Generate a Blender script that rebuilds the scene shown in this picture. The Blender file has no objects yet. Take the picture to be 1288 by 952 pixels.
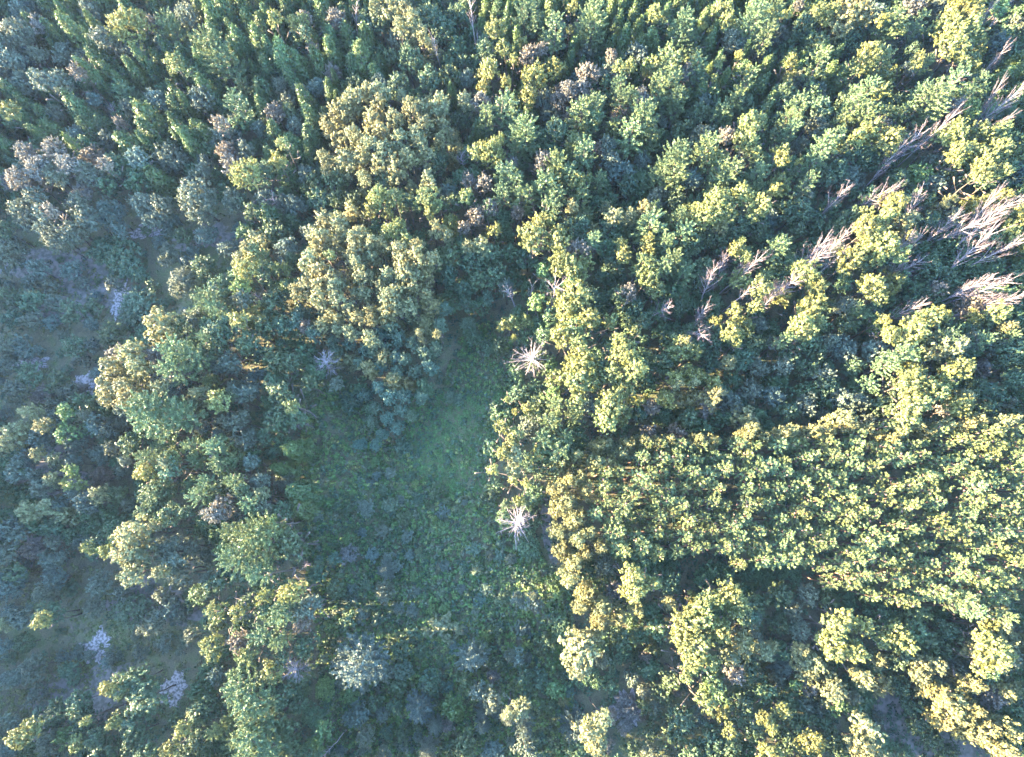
import bpy, math, random
import numpy as np
from mathutils import Vector, Matrix
R = math.radians
sc = bpy.context.scene

# ------------------------------------------------------------------ camera
CAM_H = 110.0
TILT = R(14.3)
F = 760.0                                   # focal length in pixels of the 1288 px wide photo
cam = bpy.data.cameras.new('camera')
camo = bpy.data.objects.new('camera', cam)
sc.collection.objects.link(camo)
camo.location = (0, 0, CAM_H)
camo.rotation_euler = (TILT, 0, 0)
cam.sensor_width = 36
cam.lens = 36 * F / 1288
cam.clip_start = 1
cam.clip_end = 6000
sc.camera = camo

# ------------------------------------------------------------------ light
SUN_EL, SUN_AZ = R(14), R(-88)              # azimuth from +Y clockwise
w = bpy.data.worlds.new('World'); sc.world = w; w.use_nodes = True
nt = w.node_tree
sky = nt.nodes.new('ShaderNodeTexSky'); sky.sky_type = 'NISHITA'; sky.sun_disc = False
sky.sun_elevation = SUN_EL; sky.sun_rotation = SUN_AZ
sky.air_density = 1.0; sky.dust_density = 0.6; sky.ozone_density = 3.5
nt.links.new(sky.outputs[0], nt.nodes['Background'].inputs[0])
nt.nodes['Background'].inputs[1].default_value = 0.15
sl = bpy.data.lights.new('sun', 'SUN'); sl.energy = 5.0; sl.angle = R(0.5); sl.color = (1.0, 0.80, 0.50)
so = bpy.data.objects.new('sun', sl); sc.collection.objects.link(so)
sd = Vector((math.cos(SUN_EL) * math.sin(SUN_AZ), math.cos(SUN_EL) * math.cos(SUN_AZ), math.sin(SUN_EL)))
so.rotation_euler = sd.to_track_quat('Z', 'Y').to_euler()
so.location = (-60, 0, 120)
vs = sc.view_settings
vs.view_transform = 'Standard'; vs.look = 'None'; vs.gamma = 1; vs.use_curve_mapping = False
vs.exposure = 4.4
sc.cycles.max_bounces = 6
sc.cycles.transparent_max_bounces = 4
sc.cycles.volume_bounces = 0

rng = np.random.default_rng(11)
rnd = random.Random(5)
COL = sc.collection

# ------------------------------------------------------------------ helpers
def ground_z(x, y):
    return (0.35 * np.sin(x * 0.061 + 1.0) * np.cos(y * 0.047) + 0.18 * np.sin(x * 0.17 + y * 0.11) + 0.08 * np.sin(x * 0.43 - y * 0.37))

CT, ST = math.cos(TILT), math.sin(TILT)
def at(u, v, z=0.0):
    """point at height z seen at pixel (u, v) of the 1288 x 952 photo, and metres per pixel there"""
    dx, dy, dz = (u - 644) / F, -(v - 476) / F, -1.0
    wx, wy, wz = dx, dy * CT - dz * ST, dy * ST + dz * CT
    t = (z - CAM_H) / wz
    return wx * t, wy * t, t / F
def pix(x, y, z):
    px, py, pz = x, y, z - CAM_H
    cy, cz = py * CT + pz * ST, -py * ST + pz * CT
    return 644 + F * px / -cz, 476 - F * cy / -cz

def mesh_np(name, verts, nf, quad=True, mat=None, smooth=False):
    k = 4 if quad else 3
    me = bpy.data.meshes.new(name)
    me.vertices.add(len(verts)); me.vertices.foreach_set('co', np.asarray(verts, dtype=np.float32).ravel())
    me.loops.add(nf * k); me.loops.foreach_set('vertex_index', np.arange(nf * k, dtype=np.int32))
    me.polygons.add(nf); me.polygons.foreach_set('loop_start', np.arange(0, nf * k, k, dtype=np.int32))
    if mat: me.materials.append(mat)
    me.update(calc_edges=True)
    return me
def unit(v): return v / (np.linalg.norm(v, axis=-1, keepdims=True) + 1e-9)

def cards(pos, nrm, along, ln, wd):
    """quads at pos with normal nrm, long axis close to along; pointed leaf-spray outline"""
    n = len(pos)
    nrm = unit(nrm)
    a = along - (along * nrm).sum(1, keepdims=True) * nrm
    a = unit(a); b = np.cross(nrm, a)
    ln = np.broadcast_to(np.asarray(ln, dtype=float).reshape(-1, 1), (n, 1)); wd = np.broadcast_to(np.asarray(wd, dtype=float).reshape(-1, 1), (n, 1))
    q = np.empty((n, 4, 3))
    q[:, 0] = pos - a * ln * .5
    q[:, 1] = pos + b * wd * .5 + a * ln * .05
    q[:, 2] = pos + a * ln * .5
    q[:, 3] = pos - b * wd * .5 + a * ln * .05
    return q.reshape(-1, 3)

def sphere_dirs(n, g, zmin=-1.0):
    z = g.uniform(zmin, 1, n); p = g.uniform(0, 2 * math.pi, n); r = np.sqrt(np.maximum(0, 1 - z * z))
    return np.stack([r * np.cos(p), r * np.sin(p), z], 1)

def tube(path, rad, k=5):
    path = np.asarray(path, float); m = len(path); vs_, fs = [], []
    for i in range(m):
        d = path[min(i + 1, m - 1)] - path[max(i - 1, 0)]; d /= np.linalg.norm(d) + 1e-9
        s = np.array([1., 0, 0]) if abs(d[0]) < .8 else np.array([0, 1., 0])
        e1 = np.cross(d, s); e1 /= np.linalg.norm(e1); e2 = np.cross(d, e1)
        for j in range(k):
            a = 2 * math.pi * j / k
            vs_.append(path[i] + rad[i] * (math.cos(a) * e1 + math.sin(a) * e2))
    for i in range(m - 1):
        for j in range(k):
            fs.append((i * k + j, i * k + (j + 1) % k, (i + 1) * k + (j + 1) % k, (i + 1) * k + j))
    fs.append(tuple(range((m - 1) * k, m * k)))
    return vs_, fs
def tubes_mesh(name, tubes, mat):
    V, Fc = [], []
    for path, rad, k in tubes:
        v, f = tube(path, rad, k); o = len(V)
        V += [tuple(x) for x in v]; Fc += [tuple(i + o for i in t) for t in f]
    me = bpy.data.meshes.new(name); me.from_pydata(V, [], Fc); me.materials.append(mat)
    me.polygons.foreach_set('use_smooth', [True] * len(me.polygons)); me.update()
    return me

# ------------------------------------------------------------------ materials
def leaf_material(name, trans=0.22, rough=0.55, spread=0.75, tint=(1, 1, 1)):
    m = bpy.data.materials.new(name); m.use_nodes = True
    n = m.node_tree.nodes; l = m.node_tree.links
    out = n['Material Output']; p = n['Principled BSDF']
    oi = n.new('ShaderNodeObjectInfo'); geo = n.new('ShaderNodeNewGeometry')
    mr = n.new('ShaderNodeMapRange'); mr.inputs['To Min'].default_value = 1 - spread * .5; mr.inputs['To Max'].default_value = 1 + spread * .7
    l.new(geo.outputs['Random Per Island'], mr.inputs['Value'])
    tc = n.new('ShaderNodeTexCoord'); nz = n.new('ShaderNodeTexNoise'); nz.inputs['Scale'].default_value = 0.9; nz.inputs['Detail'].default_value = 3
    l.new(tc.outputs['Object'], nz.inputs['Vector'])
    m2 = n.new('ShaderNodeMapRange'); m2.inputs['From Min'].default_value = .3; m2.inputs['From Max'].default_value = .7
    m2.inputs['To Min'].default_value = .78; m2.inputs['To Max'].default_value = 1.22
    l.new(nz.outputs['Fac'], m2.inputs['Value'])
    mul = n.new('ShaderNodeMath'); mul.operation = 'MULTIPLY'; l.new(mr.outputs[0], mul.inputs[0]); l.new(m2.outputs[0], mul.inputs[1])
    hs = n.new('ShaderNodeHueSaturation'); l.new(oi.outputs['Color'], hs.inputs['Color']); l.new(mul.outputs[0], hs.inputs['Value'])
    h2 = n.new('ShaderNodeMapRange'); h2.inputs['To Min'].default_value = .485; h2.inputs['To Max'].default_value = .515
    l.new(nz.outputs['Fac'], h2.inputs['Value']); l.new(h2.outputs[0], hs.inputs['Hue'])
    l.new(hs.outputs[0], p.inputs['Base Color'])
    p.inputs['Roughness'].default_value = rough
    p.inputs['Specular IOR Level'].default_value = 0.35
    tr = n.new('ShaderNodeBsdfTranslucent'); l.new(hs.outputs[0], tr.inputs['Color'])
    mx = n.new('ShaderNodeMixShader'); mx.inputs[0].default_value = trans
    l.new(p.outputs[0], mx.inputs[1]); l.new(tr.outputs[0], mx.inputs[2]); l.new(mx.outputs[0], out.inputs['Surface'])
    return m
M_LEAF = leaf_material('leaves')
M_NEEDLE = leaf_material('needles', .12, .5, .6)
def bark_material(name, c1, c2, scale=3.0):
    m = bpy.data.materials.new(name); m.use_nodes = True
    n = m.node_tree.nodes; l = m.node_tree.links; p = n['Principled BSDF']
    tc = n.new('ShaderNodeTexCoord'); mp = n.new('ShaderNodeMapping'); mp.inputs['Scale'].default_value = (1, 1, .3)
    nz = n.new('ShaderNodeTexNoise'); nz.inputs['Scale'].default_value = scale; nz.inputs['Detail'].default_value = 5
    l.new(tc.outputs['Object'], mp.inputs[0]); l.new(mp.outputs[0], nz.inputs['Vector'])
    cr = n.new('ShaderNodeValToRGB'); cr.color_ramp.elements[0].color = (*c1, 1); cr.color_ramp.elements[1].color = (*c2, 1)
    cr.color_ramp.elements[0].position = .35; cr.color_ramp.elements[1].position = .65
    l.new(nz.outputs['Fac'], cr.inputs[0]); l.new(cr.outputs[0], p.inputs['Base Color']); p.inputs['Roughness'].default_value = .85
    return m
M_BARK = bark_material('bark', (.05, .035, .025), (.12, .09, .07))
M_PBARK = bark_material('red_pine_bark', (.10, .055, .04), (.20, .12, .085))
M_DEAD = bark_material('weathered_dead_wood', (.17, .14, .14), (.29, .24, .24))
M_TWIG = bark_material('dead_twigs', (.075, .055, .060), (.135, .098, .105))

# ------------------------------------------------------------------ crown prototypes (centre at 0,0,0; metres)
def broad_crown(name, Rr, Rz, seed, nl, tuft=0.42, leaf=0.30, dens=1.0, mat=None, lobe_k=.46, low=-.35):
    g = np.random.default_rng(seed)
    # lobes over the upper part of an ellipsoid
    ld = []
    for _ in range(4000):
        d = sphere_dirs(1, g, low)[0]
        if all(np.dot(d, e) < math.cos(2.0 / math.sqrt(nl)) for e in ld): ld.append(d)
        if len(ld) >= nl: break
    ld.append(np.array([.05, .02, 1.0])); ld = unit(np.array(ld))
    P, N, A = [], [], []
    lobes = []
    for d in ld:
        lr = lobe_k * Rr * g.uniform(.6, 1.2)
        stretch = g.uniform(.62, 1.15)
        c = d * np.array([Rr - lr * .75, Rr - lr * .75, max(Rz - lr * .75, .2)]) * stretch
        lobes.append((c, lr))
    lobes.append((np.array([0, 0, -.1 * Rz]), .55 * Rr))
    for c, lr in lobes:
        nt_ = max(6, int(4 * math.pi * lr * lr / (tuft * tuft * 2.4) * .72))
        td = sphere_dirs(nt_, g, -.55)
        tc = c + td * lr * g.uniform(.62, 1.18, (nt_, 1)) * np.array([1, 1, 1.25])
        for t, dd in zip(tc, td):
            if any(np.linalg.norm(t - c2) < r2 * .72 for c2, r2 in lobes if c2 is not c): continue
            n_ = int(29 * dens)
            tr_ = tuft * g.uniform(.5, 1.3)
            o = sphere_dirs(n_, g)
            o = unit(o + dd * .45)
            tip = unit(dd * .8 + np.array([0, 0, .55]) + g.normal(0, .35, 3)); q_ = g.uniform(0, 1, (n_, 1)) ** 1.4
            P.append(t + o * tr_ * g.uniform(.35, 1.0, (n_, 1)) * (1 - .75 * q_) + tip * q_ * tuft * 1.7)
            N.append(unit(o * .9 + dd * .4 + g.normal(0, .5, (n_, 3)) + np.array([0, 0, .25])))
            A.append(g.normal(0, .8, (n_, 3)) + tip * 1.2)
    P = np.concatenate(P); N = np.concatenate(N); A = np.concatenate(A)
    s = leaf * .74 * g.uniform(.6, 1.4, len(P))
    return mesh_np(name, cards(P, N, A, s * 1.25, s * .95), len(P), mat=mat or M_LEAF)

def cedar_crown(name, Rr, H, seed):
    """spire of upright feathery sprays; z from -H/2 to H/2"""
    g = np.random.default_rng(seed)
    P, N, A, L = [], [], [], []
    nt_ = int(Rr * H * 17)
    lean = g.normal(0, .03, 2)
    ridge = g.uniform(0, 6.28, 3)
    for _ in range(nt_):
        z = g.uniform(0, 1) ** 1.15
        a = g.uniform(0, 2 * math.pi)
        prof = (1 - z ** 1.35) ** .9 * (0.75 + .25 * min(1, z * 5))
        rr = Rr * prof * g.uniform(.62, 1.16) * (1 + .10 * math.sin(3 * a + ridge[0]) + .07 * math.sin(5 * a + ridge[1] + z * 5)) + .05
        c = np.array([rr * math.cos(a) + lean[0] * z * H, rr * math.sin(a) + lean[1] * z * H, (z - .5) * H])
        out = np.array([math.cos(a), math.sin(a), .25])
        n_ = 18
        o = g.normal(0, 1, (n_, 3)) * np.array([.17, .17, .40])
        P.append(c + o + out * .1)
        N.append(unit(out + g.normal(0, .45, (n_, 3))))
        A.append(np.array([0, 0, 1.0]) + out * .35 + g.normal(0, .25, (n_, 3)))
    P = np.concatenate(P); N = np.concatenate(N); A = np.concatenate(A)
    s = .215 * g.uniform(.7, 1.3, len(P))
    return mesh_np(name, cards(P, N, A, s * 1.7, s * .75), len(P), mat=M_NEEDLE)

def pine_crown(name, Rr, H, seed, whorls=8, arms=7, droop=.15, plume=.42, needle=.34, top=.25, mat=None, dens=1.0):
    """whorled limbs carrying feathery plumes; centre at 0"""
    g = np.random.default_rng(seed)
    P, N, A = [], [], []
    for i in range(whorls):
        f = (i + .5) / whorls
        prof = math.sin(max(.06, min(1, (1 - f) * 1.05 + top * .5)) * math.pi * .62) ** .8
        z0 = (f - .5) * H
        for j in range(arms):
            a = 2 * math.pi * (j + g.uniform(-.35, .35)) / arms + i * 1.3
            ln = Rr * prof * g.uniform(.6, 1.15)
            if g.uniform() < .08: continue
            up = (.25 + .5 * f) - droop
            n_p = max(2, int(ln / (plume * .8)))
            for k in range(n_p):
                q = (k + 1) / n_p
                if q < .28 and f < .7: continue
                d = np.array([math.cos(a), math.sin(a), up])
                c = np.array([0, 0, z0]) + d * ln * q + np.array([0, 0, .22 * ln * q * q])
                sw = plume * (1.15 - .35 * q)
                c = c + g.normal(0, .10, 3)
                m = int(28 * dens)
                o = sphere_dirs(m, g, -.4); fd = unit(d + np.array([0, 0, .35]) + g.normal(0, .22, 3)); o = unit(o * .8 + fd * .8)
                w_ = g.uniform(0, 1, (m, 1)) ** 1.2
                P.append(c + o * sw * .62 * g.uniform(.3, 1, (m, 1)) * (1 - .7 * w_) + fd * w_ * sw * 1.9)
                A.append(o + g.normal(0, .25, (m, 3)))
                N.append(unit(np.cross(o, g.normal(0, 1, (m, 3))) + np.array([0, 0, .55]) + o * .2))
    # leader tuft
    m = 40; o = sphere_dirs(m, g, 0); P.append(np.array([0, 0, H * .5]) + o * plume * g.uniform(.3, 1, (m, 1))); A.append(o); N.append(unit(np.cross(o, g.normal(0, 1, (m, 3))) + np.array([0, 0, .4])))
    P = np.concatenate(P); N = np.concatenate(N); A = np.concatenate(A)
    s = needle * .8 * g.uniform(.7, 1.3, len(P))
    return mesh_np(name, cards(P, N, A, s * 1.5, s * .55), len(P), mat=mat or M_NEEDLE)

def plantation_crown(name, seed):
    """young pine: bright cluster of upright shoots over a wide skirt of short limbs"""
    g = np.random.default_rng(seed)
    P, N, A = [], [], []
    def shoot(c, fd, sw, m):
        fd = unit(np.asarray(fd, float)); o = unit(sphere_dirs(m, g, -.6) * .9 + fd * .8); w_ = g.uniform(0, 1, (m, 1))
        P.append(np.asarray(c) + o * sw * g.uniform(.3, 1, (m, 1)) * (1 - .5 * w_) + fd * w_ * sw * 1.5); A.append(o + fd * .4)
        N.append(unit(np.cross(o, g.normal(0, 1, (m, 3))) + np.array([0, 0, .55]) + o * .25))
    shoot((0, 0, 1.75), (0, 0, 1), .36, 80)
    for j in range(6):
        a = j * 1.05 + g.uniform(-.3, .3); rr = g.uniform(.32, .66)
        shoot((rr * math.cos(a), rr * math.sin(a), 1.35 + g.uniform(-.3, .3)), (math.cos(a) * .5, math.sin(a) * .5, 1), .29, 50)
    for lv, (z, rad, n) in enumerate([(.05, .85, 7), (-.8, 1.15, 8), (-1.6, 1.3, 8)]):
        for j in range(n):
            a = 6.283 * (j + g.uniform(-.3, .3)) / n + lv; L = rad * g.uniform(.7, 1.15)
            for q in (.5, .8, 1.0):
                if g.uniform() < .12: continue
                shoot((L * q * math.cos(a), L * q * math.sin(a), z + .2 * q + g.normal(0, .12)), (math.cos(a), math.sin(a), .6), .22, 24)
    P = np.concatenate(P); N = np.concatenate(N); A = np.concatenate(A); s_ = .215 * g.uniform(.7, 1.3, len(P))
    return mesh_np(name, cards(P, N, A, s_ * 1.4, s_ * .65), len(P), mat=M_NEEDLE)

def trunk_mesh(name, h, r0, seed, mat, limbs=6, z0=.45, reach=.16, k=6):
    g = np.random.default_rng(seed)
    n = 7; xs = np.cumsum(g.normal(0, .012 * h, (n, 2)), 0); xs -= xs[0]
    path = [(xs[i, 0], xs[i, 1], h * i / (n - 1)) for i in range(n)]
    rad = [r0 * (1.25 if i == 0 else 1 - .88 * i / (n - 1)) for i in range(n)]
    T = [(path, rad, k)]
    for j in range(limbs):
        f = z0 + (1 - z0) * .85 * (j + .5) / limbs
        i = f * (n - 1); i0 = int(i); b = np.array(path[i0]) * (1 - i + i0) + np.array(path[min(i0 + 1, n - 1)]) * (i - i0)
        a = j * 2.4 + g.uniform(-.4, .4); L = h * reach * (1.25 - f) * g.uniform(.9, 1.5)
        d = np.array([math.cos(a), math.sin(a), .55])
        T.append(([b, b + d * L * .5, b + d * L + np.array([0, 0, .15 * L])], [r0 * .35 * (1.1 - f), r0 * .22 * (1.1 - f), .015], 4))
    return tubes_mesh(name, T, mat)

# dead trees: trunk + branching limbs
def dead_meshes(name, h, Rr, seed, style):
    g = np.random.default_rng(seed)
    n = 8; xs = np.cumsum(g.normal(0, .010 * h, (n, 2)), 0); xs -= xs[0]
    path = [np.array((xs[i, 0], xs[i, 1], h * i / (n - 1))) for i in range(n)]
    r0 = .018 * h + .04
    trunk = [(path, [r0 * (1.2 if i == 0 else 1 - .9 * i / (n - 1)) for i in range(n)], 6)]
    B, Tw = [], []
    def pt(f):
        i = f * (n - 1); i0 = min(int(i), n - 2); return path[i0] * (1 - i + i0) + path[i0 + 1] * (i - i0)
    nb = {'snag': 58, 'plume': 25, 'star': 36, 'bare': 16}[style]
    for j in range(nb):
        q = (j + g.uniform(0, 1)) / nb
        if style == 'snag': f = .30 + .68 * q; el = g.uniform(-.05, .45) + .5 * (q > .8); L = Rr * (1.15 - .8 * q ** 1.5) * g.uniform(.35, 1.15)
        elif style == 'star': f = .45 + .5 * q; el = g.uniform(.1, .8); L = Rr * (1.1 - .45 * q) * g.uniform(.6, 1.15)
        elif style == 'plume': f = .35 + .62 * q; el = g.uniform(.7, 1.15); L = Rr * (1.7 - .9 * q) * g.uniform(.45, 1.15)
        else: f = .55 + .42 * q; el = g.uniform(.6, 1.1); L = Rr * g.uniform(.8, 1.5)
        a = j * 2.4 + g.uniform(-.5, .5)
        d = np.array([math.cos(a) * math.cos(el), math.sin(a) * math.cos(el), math.sin(el)])
        b = pt(f); bend = g.normal(0, .10, 3) + np.array([0, 0, .12])
        P = [b, b + d * L * .35, b + (d + bend * .5) * L * .7, b + (d + bend) * L]
        rb = .045 + .028 * L * .35
        B.append((P, [rb, rb * .75, rb * .5, .018], 4))
        nt2 = int({'snag': 6, 'plume': 7, 'star': 7, 'bare': 6}[style])
        for k in range(nt2):
            t = g.uniform(.3, 1.0); s = P[0] + (P[3] - P[0]) * t
            s = P[2] * (1 - (t - .7) / .3) + P[3] * ((t - .7) / .3) if t > .7 else (P[1] * (1 - (t - .35) / .35) + P[2] * ((t - .35) / .35) if t > .35 else P[0] * (1 - t / .35) + P[1] * (t / .35))
            dd = d * .8 + g.normal(0, .42 if style != 'plume' else .30, 3) + np.array([0, 0, .15]); dd /= np.linalg.norm(dd)
            l2 = L * g.uniform(.2, .42)
            e = s + dd * l2
            Tw.append(([s, s + dd * l2 * .55 + g.normal(0, .05, 3), e], [.030, .022, .010], 3))
            if style in ('plume', 'star'):
                for _ in range(2):
                    d3 = dd + g.normal(0, .4, 3); d3 /= np.linalg.norm(d3)
                    m_ = s + dd * l2 * g.uniform(.4, .9)
                    Tw.append(([m_, m_ + d3 * l2 * .55], [.020, .010], 3))
    cr_ = tubes_mesh(name + '_bare_crown', B + Tw, M_DEAD); cr_.materials.append(M_TWIG)
    nbf = sum((len(p_) - 1) * k_ + 1 for p_, r_, k_ in B); mi = np.ones(len(cr_.polygons), dtype=np.int32); mi[:nbf] = 0
    
    if style in ('snag', 'star'): mi[:] = 0
    cr_.polygons.foreach_set('material_index', mi); cr_.update()
    return tubes_mesh(name + '_trunk', trunk, M_DEAD), cr_

PR = {}
def proto(key, fn, n):
    PR[key] = [fn(i) for i in range(n)]
# (mesh, R, half height)
def bc(k, Rr, Rz, nl, n, **kw):
    PR[k] = [(broad_crown(k + '_crown', Rr, Rz, 100 * len(PR) + i, nl, **kw), Rr, Rz) for i in range(n)]
bc('broad_s', 1.3, 1.5, 4, 3, tuft=.36, leaf=.27)
bc('broad_m', 2.1, 2.4, 7, 5, tuft=.42, leaf=.30)
bc('broad_l', 3.3, 3.3, 13, 4, tuft=.48, leaf=.33, lobe_k=.38)
bc('fine_s', 1.3, 1.4, 6, 3, tuft=.30, leaf=.24, dens=.9)
bc('fine_m', 2.1, 2.2, 12, 4, tuft=.34, leaf=.26, dens=.9, lobe_k=.34)
bc('fine_l', 3.3, 3.0, 22, 3, tuft=.38, leaf=.28, dens=.9, lobe_k=.28)
bc('poplar', 1.5, 2.9, 9, 5, tuft=.34, leaf=.26, lobe_k=.42, low=-.7)
bc('edge', 1.9, 3.6, 16, 4, tuft=.30, leaf=.23, lobe_k=.34, low=-.9)
PR['cedar_s'] = [(cedar_crown('cedar_small_crown', 1.15, 6.0, 900 + i), 1.15, 3.0) for i in range(4)]
PR['cedar_m'] = [(cedar_crown('cedar_crown', 1.75, 9.5, 910 + i), 1.75, 4.75) for i in range(5)]
PR['wpine_m'] = [(pine_crown('white_pine_crown', 2.1, 6.5, 920 + i, 7, 7, plume=.36), 2.1, 3.25) for i in range(4)]
PR['wpine_l'] = [(pine_crown('large_white_pine_crown', 3.4, 8.5, 930 + i, 9, 10, plume=.44, needle=.34), 3.4, 4.25) for i in range(3)]
PR['spruce'] = [(pine_crown('spruce_crown', 2.0, 6.0, 940 + i, 13, 9, droop=.35, plume=.26, needle=.24, top=-.1), 2.0, 3.0) for i in range(3)]
PR['plant'] = [(plantation_crown('plantation_pine_crown', 950 + i), 1.30, 2.0) for i in range(7)]
TR = {
    'broad': [trunk_mesh('broadleaf_trunk', 1, .016, 50 + i, M_BARK, 7, .4, .22) for i in range(3)],
    'pole': [trunk_mesh('slender_trunk', 1, .010, 60 + i, M_BARK, 5, .5, .12) for i in range(3)],
    'conifer': [trunk_mesh('conifer_trunk', 1, .013, 70 + i, M_BARK, 6, .3, .10) for i in range(3)],
    'plant': [trunk_mesh('pine_trunk', 1, .0115, 80 + i, M_PBARK, 5, .6, .10) for i in range(3)],
}
DEAD = {s: [dead_meshes('dead_' + s, H_, R_, 300 + 10 * q + i, s) for i in range(n_)] for q, (s, H_, R_, n_) in enumerate([('snag', 12, 4.2, 2), ('plume', 13, 2.6, 5), ('star', 10, 2.6, 2), ('bare', 13, 1.6, 3)])}
DEAD_SZ = {'snag': (12, 4.2), 'plume': (13, 2.9), 'star': (10, 2.6), 'bare': (13, 1.7)}

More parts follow.
